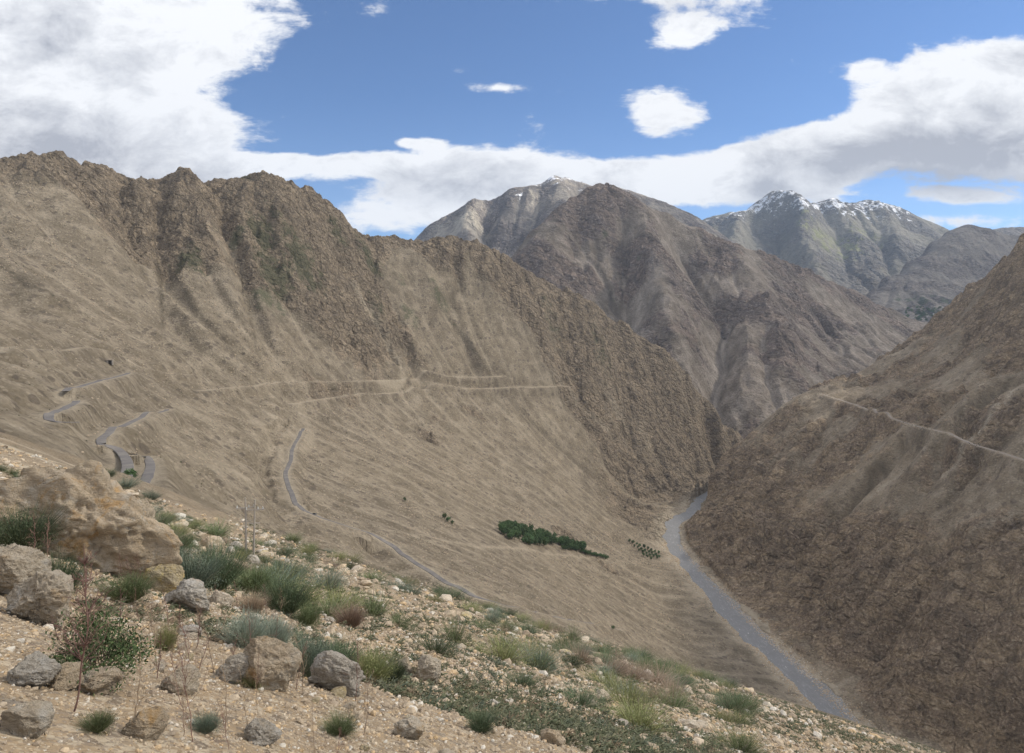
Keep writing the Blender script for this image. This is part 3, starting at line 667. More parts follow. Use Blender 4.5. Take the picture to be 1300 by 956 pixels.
cd = bpy.data.cameras.new('camera'); cam = bpy.data.objects.new('camera', cd); COL.objects.link(cam)
cd.sensor_width = 36; cd.lens = 36*F/1300; cd.clip_end = 60000; cd.clip_start = .05
cam.rotation_euler = (math.pi/2-PITCH, 0, 0); scene.camera = cam
vs = scene.view_settings; vs.view_transform = 'Standard'; vs.look = 'None'; vs.gamma = 1; vs.exposure = EXPO; vs.use_curve_mapping = False
scene.cycles.max_bounces = 4; scene.cycles.diffuse_bounces = 2; scene.cycles.volume_bounces = 0; scene.cycles.transparent_max_bounces = 4
scene.cycles.use_denoising = DENOISE
try: scene.cycles.denoising_prefilter = 'ACCURATE'
except Exception: pass
scene.cycles.use_light_tree = False
w.cycles.sampling_method = 'MANUAL'; w.cycles.sample_map_resolution = 512
# ================================================================== BUILD THE GROUND
road_left = [[(163,474),(149,478),(125,484),(107,489),(83,497)], [(97,511),(84,517),(71,523),(62,530),(83,539),(95,537)],
             [(212,521),(204,523),(180,530),(156,541),(140,549),(128,558),(133,565),(149,572),(158,580),(162,590),(161,600),(159,612),(157,626)], [(168,577),(176,579),(187,583),(191,592),(188,602),(184,612),(180,624),(176,638)]]
road_valley = [(385,545),(378,557),(371,570),(369,586),(362,601),(366,618),(375,638),(388,650),(410,659),(429,665),(472,678),(500,695),(531,718),(568,740),(605,758),(638,768),(669,775),(714,786),(756,793),(790,801)]
RA = [road(p, 3.2, 10, dmin=220) for p in road_left]
RV = road(road_valley, 3.2, 10, dmin=250, dense=9.)
RVP = RV
TR1 = road([(255,496),(299,491),(330,489),(368,485),(438,484),(500,482),(524,482),(576,479),(640,478)], 1.5, 7, dmin=400)
TR2 = road([(368,513),(400,508),(438,503),(496,499),(541,495),(611,493),(656,492),(720,490)], 1.5, 7, dmin=400)
TR3 = road([(0,447),(40,443),(80,445),(110,441),(150,450),(190,470),(255,480)], 1.5, 7, dmin=400)
for P in RA+[RV]: ROADS.append((P, 3.2, 11))
for P in (TR1, TR2, TR3): ROADS.append((P, 2., 10))
RC = road([(1042,500),(1080,512),(1119,526),(1150,537),(1191,547),(1205,550),(1230,562),(1272,575),(1300,584),(1345,598)], 2.6, 9, HF=HR0, dmin=700)
ROADR.append((RC, 2.8, 11))

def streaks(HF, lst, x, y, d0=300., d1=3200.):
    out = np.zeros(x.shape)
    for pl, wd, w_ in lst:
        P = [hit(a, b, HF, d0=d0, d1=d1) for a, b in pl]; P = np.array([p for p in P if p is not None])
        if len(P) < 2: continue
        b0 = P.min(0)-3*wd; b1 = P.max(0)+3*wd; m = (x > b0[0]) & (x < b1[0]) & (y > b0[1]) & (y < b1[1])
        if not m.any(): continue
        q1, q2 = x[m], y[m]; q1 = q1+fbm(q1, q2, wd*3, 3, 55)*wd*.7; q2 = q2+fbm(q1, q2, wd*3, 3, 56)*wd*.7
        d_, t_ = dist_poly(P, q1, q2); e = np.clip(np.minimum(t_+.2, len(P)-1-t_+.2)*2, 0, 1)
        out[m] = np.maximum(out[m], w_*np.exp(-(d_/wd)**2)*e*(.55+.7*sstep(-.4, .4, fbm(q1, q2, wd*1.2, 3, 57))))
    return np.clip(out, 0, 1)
def patches(HF, lst, x, y):
    """blobs of cover on the ground: centre picked by bearing, radii in metres"""
    out = np.zeros(x.shape)
    for px, py, r, w_ in lst:
        p = hit(px, py, HF, d0=60)
        if p is None: continue
        out = np.maximum(out, w_*np.exp(-((x-p[0])**2+(y-p[1])**2)/(r*r)))
    return out
cols = np.concatenate([np.arange(-460, -20, 7), np.arange(-20, 1180, 1.25*QS), np.arange(1180, 1560, 7)])
rows = [2.5]
while rows[-1] < 2900:
    q = rows[-1]; rows.append(q+(max(.02, q*.0052*QS) if q < 300 else 2.7*QS if q < 2720 else 12))
O = -9.
Dv, Cv = np.meshgrid(np.array(rows), cols, indexing='ij')
Xp = (Cv-CX)/F*Dv; Yp = Dv+O
Zp = HL(Xp, Yp)
dcr, _ = dist_poly(CM, Xp[::4, ::4], Yp[::4, ::4])
riv = GL.get('river', Xp, Yp)
# nothing of this sheet beyond the river
ycm = np.interp(Yp, CM[::-1, 1], CM[::-1, 0]); beyond = (Xp > ycm+70) & (Yp > CM[:, 1].min()) 
keep = ~beyond & (np.hypot(Xp, Yp) < 3200)
rk = GL.get('rock', Xp, Yp); fl = GL.get('flow', Xp, Yp)
veg = np.zeros(Xp.shape)
r_ = np.hypot(Xp, Yp)
# cover of low plants on the near slope, in bands along the ledges
veg += sstep(25, 70, r_)*sstep(420, 200, r_)*(.46+.5*fbm(Xp*.55-Yp*.83, (Xp*.83+Yp*.55)*.25, 14, 4, 77))
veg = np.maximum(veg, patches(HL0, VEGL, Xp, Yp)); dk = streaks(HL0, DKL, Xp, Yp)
zc = GL.get('h', Xp, Yp)
veg = np.maximum(veg, sstep(.0, .45, fbm(Xp, Yp, 240, 4, 78))*sstep(1100, 1600, r_)*sstep(-250, 100, zc)*.72)
pale = patches(HL0, PALEL, Xp, Yp)
pale = pale*sstep(-.3, .3, fbm(Xp, Yp, 25, 4, 66))
pale = np.maximum(pale, sstep(12, 40, r_)*sstep(330, 150, r_)*sstep(.15, .45, fbm(Xp*.55-Yp*.83, (Xp*.83+Yp*.55)*.2, 7, 3, 99)))
pale = np.maximum(pale, sstep(62, 34, riv+fbm(Xp, Yp, 45, 3, 69)*22)*sstep(-.6, .1, fbm(Xp, Yp, 20, 3, 67))*(Yp > 700))
for P in RA+[RV, TR1, TR2, TR3]:
    b0 = P.min(0)-25; b1 = P.max(0)+25
    m = (Xp > b0[0]) & (Xp < b1[0]) & (Yp > b0[1]) & (Yp < b1[1])
    if not m.any(): continue
    d_, _t = dist_poly(P, Xp[m], Yp[m]); big_ = P is RV or any(P is a for a in RA)
    pale[m] = np.maximum(pale[m], sstep(10 if big_ else 9, 3 if big_ else 2.5, d_)*(.8 if big_ else .85))
pale = np.maximum(pale, streaks(HL0, STL, Xp, Yp))
at_ = dict(dk=dk, far=sstep(60, 260, r_), rock=rk, flow=fl, veg=veg, pale=np.clip(pale, 0, 1))
M_L = terrain_mat('dry slope', *COL_L)
near = Dv < 300
kk = np.zeros(Dv.shape, bool); i0 = int(np.argmax(np.array(rows) >= 300))
def sub(sl, name, label=None):
    o = grid_object(name, Xp[sl], Yp[sl], Zp[sl], M_L, {k: a[sl] for k, a in at_.items()}, keep[sl])
    return tag(o, kind='structure')
ground = sub(slice(0, i0+1), 'ground')
hillside = sub(slice(i0, None), 'hillside')
# coarse ground round and behind the viewer
gx2, gy2 = np.meshgrid(np.arange(-60, 61, 1.), np.arange(-60, 4, 1.))
ap = (gy2-O)*.55
zb = plane(gx2, gy2)+fbm(gx2, gy2, 12, 3, 9)*.5*sstep(12, 30, np.hypot(gx2, gy2))-.35
ob = grid_object('ground', gx2, gy2, zb, M_L, dict(dk=gx2*0, far=gx2*0, rock=gx2*0, flow=gx2*0, veg=gx2*0+.3, pale=gx2*0)); tag(ob, kind='structure')

# right wall: rows follow bearing, columns distance, denser where it is seen
cols = np.concatenate([np.arange(846, 1320, 1.4*QS), np.arange(1320, 1700, 6)])
rows = np.concatenate([np.arange(620, 2700, 2.6*QS), np.arange(2700, 3250, 20)])
Dv, Cv = np.meshgrid(rows, cols, indexing='ij')
Xr = (Cv-CX)/F*Dv; Yr = Dv
Zr = HR(Xr, Yr)
rvr = GR.get('river', Xr, Yr)
xcm = np.interp(Yr, CM[::-1, 1], CM[::-1, 0]); keep = (Xr > xcm-30)
pale = sstep(38, 26, rvr)*sstep(-.5, .3, fbm(Xr, Yr, 20, 3, 68))
d_, _t = dist_poly(RC, Xr, Yr); pale = np.maximum(pale, sstep(7, 3, d_)*.6)
veg = sstep(.1, .5, fbm(Xr, Yr, 160, 4, 79))*.35
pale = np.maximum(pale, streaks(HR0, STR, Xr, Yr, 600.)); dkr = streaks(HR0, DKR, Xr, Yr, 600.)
M_R = terrain_mat('gorge wall', *COL_R, dark=(.18, .14, .10))
o = grid_object('gorge_wall', Xr, Yr, Zr, M_R, dict(dk=dkr, far=Xr*0+1, rock=GR.get('rock', Xr, Yr), flow=GR.get('flow', Xr, Yr), veg=veg, pale=pale), keep); o.name = 'cliff'; tag(o, kind='structure')

def far(g, name, mat, vegf=None, palef=None, st=(), dkl=()):
    X, Y = g.X, g.Y; H = g.L['h']
    veg = vegf(X, Y, H) if vegf else X*0
    pale = palef(X, Y, H) if palef else X*0
    hg = hitg(g); y0_, y1_ = g.y0+20, Y.max()-20
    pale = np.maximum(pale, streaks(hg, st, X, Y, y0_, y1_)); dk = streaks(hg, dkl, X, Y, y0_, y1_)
    o = grid_object(name, X, Y, H, mat, dict(dk=dk, far=X*0+1, rock=g.L['rock'], flow=g.L['flow'], veg=veg, pale=pale)); tag(o, kind='structure'); return o
M_M = terrain_mat('dark mountain rock', *COL_M, s=2.6)
M_B = terrain_mat('grey mountain rock', *COL_B, s=4., snow=SNOW_B)
M_E = terrain_mat('alpine mountain ground', *COL_E, s=5., snow=SNOW_E, veg=VEG_LIT_E)
M_G = terrain_mat('ridge ground', *COL_G, s=3.6, veg=(.05, .075, .035))
def hitg(g):
    return lambda x, y: g.get('h', x, y)
def mkp(g, lst):
    def f(X, Y, H):
        out = np.zeros(X.shape)
        for px, py, r, w_ in lst:
            p = hit(px, py, hitg(g), d0=g.y0+10, d1=g.y0+g.ny*g.c-20)
            if p is None: continue
            out = np.maximum(out, w_*np.exp(-((X-p[0])**2+(Y-p[1])**2)/(r*r)))
        return out*sstep(-.6, .2, fbm(X, Y, 90, 4, 33))
    return f
far(GM, 'mountain', M_M, lambda X, Y, H: np.maximum(sstep(-.1, .4, fbm(X, Y, 500, 4, 34))*.45*sstep(-300, 300, H), mkp(GM, VEGM)(X, Y, H)), mkp(GM, PALEM), STM, DKM)
far(GB, 'mountain', M_B, None, mkp(GB, LIT_B), STB, SHADE_B)
far(GE, 'mountain', M_E, mkp(GE, VEGE_LIT), None, (), SHADE_E)
far(GG, 'mountain', M_G, mkp(GG, VEGG))
far(GO, 'mountain', M_G)
# river
P_ = CM; n_ = len(P_)
tt = np.linspace(0, n_-1, 260); cxs = np.stack([np.interp(tt, np.arange(n_), P_[:, k]) for k in (0, 1)], 1)
tg = np.gradient(cxs, axis=0); tg /= np.linalg.norm(tg, axis=1)[:, None]; nn = np.stack([-tg[:, 1], tg[:, 0]], 1)
offs = np.linspace(-75, 75, 12)
XW = cxs[:, None, 0]+nn[:, None, 0]*offs; YW = cxs[:, None, 1]+nn[:, None, 1]*offs
m, tw = newmat('river water')
P = tw.n('ShaderNodeNewGeometry').outputs['Position']
a_ = tw.noise(tw.mapping(P, (1., .30, 1), (0, 0, .5)), .16, 9, .78, .8); b_ = tw.noise(P, .04, 5, .6, .8)
colw = tw.mix(tw.mr(a_, .50, .74), (.20, .20, .20), (.38, .38, .375)); colw = tw.mix(tw.mr(b_, .4, .7, 0, .5), colw, (.17, .17, .165)); colw = tw.mix(tw.mr(tw.noise(tw.mapping(P, (1, .25, 1), (0, 0, .5)), .45, 6, .75, .5), .60, .68, 0, .8), colw, (.62, .62, .60))
tw.surf(tw.mix(1., colw, (1.12, 1.10, 1.06), 'MULTIPLY'), .6, tw.bump(a_, 1.2, .8), .12)
o = grid_object('water', XW, YW, XW*0+RZ, m, {}); tag(o, kind='structure')
# roads
def ribbon(name, P, hw, mat, lift=.10):
    tg = np.gradient(P[:, :2], axis=0); tg /= np.linalg.norm(tg, axis=1)[:, None]+1e-9; nn = np.stack([-tg[:, 1], tg[:, 0]], 1)
    offs = np.array([-1, -.9, -.45, 0, .45, .9, 1])*hw
    X = P[:, None, 0]+nn[:, None, 0]*offs; Y = P[:, None, 1]+nn[:, None, 1]*offs
    Z = P[:, None, 2]+lift-np.where(np.abs(offs) > .95*hw, .35, 0)[None]+X*0
    return tag(grid_object(name, X, Y, Z, mat, {}), kind='structure')
m, ta = newmat('worn asphalt')
P = ta.n('ShaderNodeNewGeometry').outputs['Position']
ca_ = ta.mix(ta.mr(ta.noise(P, .12, 6, .6), .35, .7), (.135, .125, .118), (.21, .19, .165)); ta.surf(ca_, .9, None, .2)
m2, tb = newmat('dirt road'); P = tb.n('ShaderNodeNewGeometry').outputs['Position']
tb.surf(tb.mix(tb.noise(P, .1, 5, .6), (.24, .2, .16), (.42, .36, .3)), .95, None, .1)
for P in RA+[RV]: ribbon('road', P, 2.7, m, .25)
ribbon('road', RC, 2.6, m2, .3)
# ================================================================== THINGS
import bmesh
from mathutils import noise as mn
def basemat(name, cols, scale, rough=.9, bumpd=.01, spec=.1, detail=6, voro=None):
    m, q = newmat(name); tc_ = q.n('ShaderNodeTexCoord'); P = tc_.outputs['Object']
    oi = q.n('ShaderNodeObjectInfo'); 
    n_ = q.noise(P, scale, detail, .65)
    c = q.mix(q.mr(n_, .35, .65), cols[0], cols[1])
    if len(cols) > 2: c = q.mix(q.mr(q.noise(P, scale*2.7, detail, .7, .4), .5, .68), c, cols[2])
    if len(cols) > 3: c = q.mix(q.mr(q.noise(P, scale*.6, detail, .7, 1.), .54, .66, 0, .9), c, cols[3])
    b = q.bump(q.noise(P, scale*5, 8, .72), bumpd) if bumpd else None
    q.surf(c, rough, b, spec); return m
def ico(sub):
    bm = bmesh.new(); bmesh.ops.create_icosphere(bm, subdivisions=sub, radius=1.0)
    V = np.array([v.co[:] for v in bm.verts]); Fa = np.array([[v.index for v in f.verts] for f in bm.faces]); bm.free(); return V, Fa
ICO = {k: ico(k) for k in (1, 2, 3, 5, 6)}
def n3(V, s, seed, octv=5, H=.8):
    o = Vector((seed*3.1, seed*1.7, seed*.9))
    return np.array([mn.fractal(Vector(v)*s+o, H, 2.1, octv) for v in V])
def rock_mesh(seed, dims, sub=5, cuts=13, rough=.10, layered=.0):
    r = np.random.RandomState(seed); V, Fa = ICO[sub]; V = V.copy()
    for _ in range(cuts):
        n = r.normal(size=3); n[2] *= .8; n /= np.linalg.norm(n); d = r.uniform(.58, .9)
        e = V@n-d; V = V-np.where(e > 0, e*.96, 0)[:, None]*n
    a = n3(V, 1.3, seed, 5)*rough*1.6
    L = np.linalg.norm(V, axis=1)[:, None]+1e-6; U = V/L
    V = V+U*a[:, None]
    if sub >= 5:
        c_ = n3(V, 5.5, seed+9, 4, .5); V = V+U*(np.abs(c_)*-.055)[:, None]
        if layered:
            z = V@np.array([.35, .1, 1.]); V = V+U*(np.sin(z*17+c_*3)*.02*layered+np.sin(z*41)*.006*layered)[:, None]
    V = V*np.array(dims)/2
    return V, Fa
M_rock = {}
def rockmat(kind):
    if kind in M_rock: return M_rock[kind]
    cols = {'orange': ((.60,.46,.30),(.54,.43,.30),(.64,.56,.44),(.56,.33,.12)), 'pale': ((.60,.50,.37),(.54,.44,.31),(.66,.60,.50),(.55,.38,.20)),
            'grey': ((.54,.48,.39),(.47,.41,.33),(.62,.58,.51),(.52,.38,.22)), 'yellow': ((.54,.44,.29),(.50,.43,.32),(.60,.48,.22),(.58,.41,.13))}[kind]
    m, q = newmat(kind+' stone'); P = q.n('ShaderNodeNewGeometry').outputs['Position']
    c = q.mix(q.mr(q.noise(P, .9, 7, .65, .6), .38, .62), cols[0], cols[1])
    c = q.mix(q.mr(q.noise(P, 2.6, 7, .7, .4), .52, .64), c, cols[2])
    c = q.mix(q.mr(q.noise(P, 1.4, 6, .7, 1.5), .55, .68, 0, .9), c, cols[3])
    s = q.noise(q.mapping(P, (1.8, 1.8, 5.), (.5, .4, .2)), 2.4, 8, .75, .5)
    c = q.mix(q.mr(q.noise(P, 16, 6, .8), .35, .65, 0, .35), c, cols[2]); c = q.mix(q.mr(q.noise(P, 7, 8, .8), .56, .62, 0, .32), c, (.32, .26, .19))
    c = q.mix(q.mr(s, .56, .66, 0, .45), c, (.2, .165, .13))
    e = q.vor(q.mapping(q.n('ShaderNodeVectorMath', operation='MULTIPLY_ADD', inp={0: q.noise(P, 2.5, 4, .6, out=1), 1: (.9, .9, .9), 2: P}).outputs[0], (1, 1, 2.6), (.5, .3, 0)), 1.1, 'DISTANCE_TO_EDGE'); 
    c = q.mix(q.mr(e, .010, .0, 0, .6), c, (.14, .12, .10))
    h = q.math('ADD', q.math('MULTIPLY', q.noise(P, 7, 8, .75), 1.0), q.math('MULTIPLY', s, .8))
    q.surf(c, .9, q.bump(h, .14), .15); M_rock[kind] = m; return m
def stand(px, py, lift=0., d0=3.0, d1=3000, HF=None):
    p = hit(px, py, HF or HL, d0=d0, d1=d1); return p
def boulder(px, py, wpx, hpx, kind, seed, label, deep=.8, rz=0., sub=6, sink=.22, group=None, layered=.6, tilt=0., cuts=13, D=None):
    p = stand(px, py)
    if D: x_, y_, z_ = at(px, py, D); p = np.array([x_, y_, z_])
    if p is None: print('no ground for', label); return
    k = math.hypot(p[0], p[1], p[2])/F*.97
    w_, h_ = wpx*k, hpx*k
    V, Fa = rock_mesh(seed, (w_*1.12, w_*deep, h_*(1+sink)*1.15), sub, cuts+(8 if wpx > 150 else 0), .17 if wpx > 150 else .12, layered)
    o = link('boulder', mesh_from_arrays('boulder', V, Fa, True), rockmat(kind))
    o.location = (p[0], p[1]+w_*deep*.25, p[2]+h_*.5*(1-sink)); o.rotation_euler = (0, tilt, rz)
    tag(o, label, 'boulder', group); return o
BO = [
 (75,706,215,92,'orange',3,'big orange and tan boulder at the left edge with a ragged sloping top',.55,0,6,.55,.7,.24),
 (150,712,80,66,'orange',12,'rounded orange stone leaning on the right end of the big left boulder',.8,.3,6,.5,.5,.35),
 (121,640,32,16,'orange',5,'small tan rock perched on top of the big left boulder',.8,0,5,.3,.4,.1),
 (8,757,64,50,'pale',21,'pale blocky boulder cut by the left frame edge below the dark green shrub',.8,.2,6,.2,.3,.05),
 (40,790,66,52,'pale',22,'streaked pale boulder just right of the one cut by the left frame edge',.8,-.3,6,.25,1.2,.1),
 (203,752,46,27,'yellow',25,'tan rock topped with yellow lichen right of the big boulder',.8,.1,6,.3,.5,.1),
 (236,774,50,26,'grey',26,'grey streaked boulder just below the blue green shrubs',.8,-.2,6,.3,1.2,.25),
 (278,771,32,15,'pale',27,'small pale rock between the grey streaked boulder and the brown shrub',.8,.3,5,.3,.6,.2),
 (266,703,26,18,'orange',28,'small orange pointed rock beyond the dark green shrubs',.8,.3,5,.3,.6,.1),
 (333,874,66,56,'orange',29,'warm orange boulder in front of the silvery sage bush',.7,.1,6,.25,.5,.25),
 (297,868,38,30,'grey',30,'flat grey stone face leaning against the warm orange boulder',.6,.4,6,.3,.5,.6),
 (424,878,72,36,'grey',31,'long light grey rock under the two olive green bushes',.7,.1,6,.25,1.0,.25),
 (513,856,20,20,'orange',32,'narrow orange rock right of the yellow green bush',.8,.1,5,.3,.6,.1),
 (540,866,34,26,'pale',33,'cracked pale rock right of the narrow orange one',.8,.5,6,.3,.9,.2),
 (36,872,46,26,'grey',34,'grey and orange cobble under the leafy bush at bottom left',.8,.1,6,.25,.6,.05),
 (76,876,34,22,'orange',35,'round orange cobble at the foot of the tall red stalk',.8,.8,6,.25,.4,.0),
 (122,880,52,22,'orange',36,'low wide orange rock right of the tall red stalk',.8,.1,6,.25,.6,.0),
 (224,880,42,24,'pale',37,'pale yellowish stone low in the picture left of centre foreground gravel',.8,.5,6,.25,.6,.1),
 (238,808,28,9,'grey',38,'flat whitish stone lying behind the thin dry stems',.7,.1,5,.3,.4,.05),
 (319,716,20,9,'grey',39,'white rock at the foot of the two poles',.8,.1,5,.3,.4,.15),
 (30,936,44,28,'pale',40,'large pale boulder in the bottom left corner',.8,.1,6,.25,.6,.05),
 (180,938,46,24,'orange',41,'broad orange boulder at the bottom edge right of the corner boulder',.7,.6,6,.25,.6,.1),
 (330,944,40,22,'grey',42,'broad grey boulder at the bottom edge under the orange boulder',.7,.9,6,.25,.9,.2),
 (520,938,36,20,'pale',43,'pale boulder at the bottom edge among low shrubs right of the grey rocks',.7,.2,6,.25,.6,.3),
 (700,944,28,15,'orange',44,'lone tan boulder at the bottom edge near the picture middle',.7,.2,6,.25,.6,.3),
]
for (px, py, w_, h_, kd, sd_, lb, dp, rz, sb, sk, ly, tl) in BO:
    boulder(px, py, w_, h_, kd, sd_, lb, dp, rz, sb, sk, None, ly, tl)

# loose rocks, one thing each
r = np.random.RandomState(11)
protos = []
for k in range(8):
    V, Fa = rock_mesh(100+k, (1, r.uniform(.6, .95), r.uniform(.45, .75)), 3, 9, .12)
    protos.append([mesh_from_arrays('rock', V, Fa, False) for _ in (0,)][0])
pm = [rockmat(k) for k in ('orange', 'pale', 'grey', 'pale', 'yellow', 'pale', 'orange', 'pale')]
for me, m in zip(protos, pm): me.materials.append(m)
def on_slope(n, seed, d0, d1, pxr=(-30, 1000), dens=None):
    """random spots on the near slope, even per visible area"""
    r = np.random.RandomState(seed); out = []
    while len(out) < n:
        D_ = math.exp(r.uniform(math.log(d0), math.log(d1))); px = r.uniform(*pxr); x = (px-CX)/F*D_
        if px < 300 and D_ > 95: continue
        if dens is not None and not dens(x, D_, r): continue
        out.append((x, D_))
    A = np.array(out); z = HL(A[:, 0], A[:, 1]); return np.column_stack([A, z]), r
S, r = on_slope(230, 5, 6, 190)
for i, (x, y, z) in enumerate(S):
    me = protos[i % 8]; o = bpy.data.objects.new('rock', me); COL.objects.link(o)
    s_ = r.uniform(.010, .022)*min(y, 110)*r.choice([.8, 1, 1.5])
    o.location = (x, y, z+s_*.12); o.scale = (s_, s_, s_*r.uniform(.7, 1.1)); o.rotation_euler = (r.uniform(-.4, .4), r.uniform(-.4, .4), r.uniform(0, 6.28))
    tag(o, 'angular %s loose rock lying on the stony near slope' % ('tan orange', 'pale', 'greyish', 'pale', 'yellow stained', 'pale', 'tan orange', 'pale')[i % 8], 'rock', 'loose rocks on the near slope')

# rubble nobody could count
def scatter_mesh(name, base, Pp, sc, rot, mat, tint=None):
    V, Fa = base; n = len(Pp); c, s_ = np.cos(rot), np.sin(rot)
    A = np.repeat(V[None], n, 0)*sc[:, None, :]
    X = A[..., 0]*c[:, None]-A[..., 1]*s_[:, None]+Pp[:, None, 0]; Y = A[..., 0]*s_[:, None]+A[..., 1]*c[:, None]+Pp[:, None, 1]; Z = A[..., 2]+Pp[:, None, 2]
    VV = np.stack([X, Y, Z], -1).reshape(-1, 3); FF = (Fa[None]+np.arange(n)[:, None, None]*len(V)).reshape(-1, Fa.shape[1])
    o = link(name, mesh_from_arrays(name, VV, FF), mat)
    if tint is not None: attr(o.data, 'tint', np.repeat(tint, len(V)))
    return o
m_rub, q = newmat('rubble stone'); P = q.n('ShaderNodeNewGeometry').outputs['Position']; ti = q.attr('tint')
c = q.mix(q.mr(ti, .0, .5, 0, 1, False), (.29,.225,.155), (.47,.38,.27)); c = q.mix(q.mr(ti, .5, .7), c, (.52,.37,.21)); c = q.mix(q.mr(ti, .72, .95), c, (.60,.55,.46))
c = q.mix(q.mr(q.noise(P, 6, 6, .7), .45, .65, 0, .5), c, (.30,.25,.19)); q.surf(c, .92, q.bump(q.noise(P, 20, 5, .7), .02), .1)
def rubble(n, seed, d0, d1, s0, s1, pxr=(-120, 1290)):
    r = np.random.RandomState(seed)
    D_ = np.exp(r.uniform(math.log(d0), math.log(d1), n)); px = r.uniform(*pxr, n); x = (px-CX)/F*D_
    cl = gnoise(x/4.+D_*.1, D_/4., 3)+gnoise(x/14., D_/14., 4); k = cl+r.normal(size=n)*.5 > -.6; k &= ~((px < 280) & (D_ > 100))
    x, D_ = x[k], D_[k]; n = len(x); z = HL(x, D_)
    s_ = np.exp(r.uniform(math.log(s0), math.log(s1), n))**1.0*np.clip(D_, 4, 150)
    sc = s_[:, None]*np.stack([r.uniform(.6, 1, n), r.uniform(.5, 1, n), r.uniform(.3, .75, n)], 1)*.5
    V, Fa = rock_mesh(900+seed, (2, 2, 2), 1, 5, .15)
    return scatter_mesh('rubble', (V, Fa), np.column_stack([x, D_, z+sc[:, 2]*.25]), sc, r.uniform(0, 6.28, n), m_rub, r.rand(n))
for a in ((52000, 1, 2.5, 40, .0022, .013), (52000, 2, 10, 330, .0018, .010), (40000, 3, 2.5, 24, .0016, .006), (2600, 5, 3, 90, .011, .026)):
    tag(rubble(*a), 'loose pale stones and gravel strewn over the near slope', 'rubble', kind='stuff')

def bank_stones(n, seed):
    r = np.random.RandomState(seed); i = r.randint(6, len(CM)-2, n); f = r.rand(n)[:, None]; P = CM[i]*(1-f)+CM[np.minimum(i+1, len(CM)-1)]*f
    off = np.abs(r.normal(size=n))*15+14; sd_ = np.where(r.rand(n) < .7, -1, 1); x = P[:, 0]+sd_*off*.85+r.normal(size=n)*4; y = P[:, 1]+sd_*off*-.3
    z = np.where(sd_ < 0, HL(x, y), np.maximum(HR0(x, y), RZ)); k = (z > RZ-.8) & (z < RZ+22); x, y, z = x[k], y[k], z[k]; n = len(x); s_ = np.exp(r.uniform(math.log(.8), math.log(3.2), n))
    return scatter_mesh('rubble', rock_mesh(990, (2, 2, 2), 1, 5, .15), np.column_stack([x, y, z]), s_[:, None]*np.stack([r.uniform(.6, 1, n), r.uniform(.5, 1, n), r.uniform(.3, .7, n)], 1)*.6, r.uniform(0, 6.28, n), m_rub, r.uniform(.55, 1, n))
def hill_stones(n, seed, HF, pxr, dr_, keepf, tint, s0, s1, name='rubble', mat=None, flat=(.4, .8), base=None):
    r = np.random.RandomState(seed); D_ = np.sqrt(r.uniform(dr_[0]**2, dr_[1]**2, n)); px = r.uniform(*pxr, n); x = (px-CX)/F*D_
    k = keepf(x, D_, r); x, D_ = x[k], D_[k]; z = HF(x, D_); n = len(x)
    s_ = np.exp(r.uniform(math.log(s0), math.log(s1), n))*np.clip(D_/900., .8, 1.5); sc = s_[:, None]*np.stack([r.uniform(.7, 1.3, n), r.uniform(.6, 1, n), r.uniform(*flat, n)], 1)*.6
    return scatter_mesh(name, base or rock_mesh(980+seed, (2, 2, 2), 1, 5, .2), np.column_stack([x, D_, z+sc[:, 2]*.2]), sc, r.uniform(0, 6.28, n), mat or m_rub, r.uniform(*tint, n))
def keepL(x, y, r):
    xc = np.interp(y, CM[::-1, 1], CM[::-1, 0]); cl = fbm(x, y, 90, 4, 301)*1.3+fbm(x, y, 400, 2, 302); rk_ = GL.get('rock', x, y)
    off = np.ones(len(x), bool)
    for P in RA+[RV]:
        m = (x > P[:, 0].min()-9) & (x < P[:, 0].max()+9) & (y > P[:, 1].min()-9) & (y < P[:, 1].max()+9)
        if m.any(): off[m] &= dist_poly(P, x[m], y[m])[0] > 7
    return off & (x < xc-24) & (cl+r.normal(size=len(x))*.25+rk_*.4 > .12)
def keepR(x, y, r):
    xc = np.interp(y, CM[::-1, 1], CM[::-1, 0]); cl = fbm(x, y, 90, 4, 303)*1.3+fbm(x, y, 400, 2, 304)
    return (x > xc+26) & (cl+r.normal(size=len(x))*.25 > .1)
tag(hill_stones(90000, 1, HL, (-60, 960), (300, 2500), lambda x, y, r: keepL(x, y, r) & (GL.get('rock', x, y) < .45), (.05, .5), .8, 2.8), 'boulders and blocks strewn over the great scree slopes', 'rubble', kind='stuff')
tag(hill_stones(50000, 2, HR, (880, 1400), (800, 2350), lambda x, y, r: keepR(x, y, r) & (GR.get('rock', x, y) < .6), (.0, .3), .8, 2.8), 'blocks strewn over the dark gorge wall', 'rubble', kind='stuff')
tag(bank_stones(16000, 8), 'pale boulders and gravel along both river banks', 'rubble', kind='stuff')

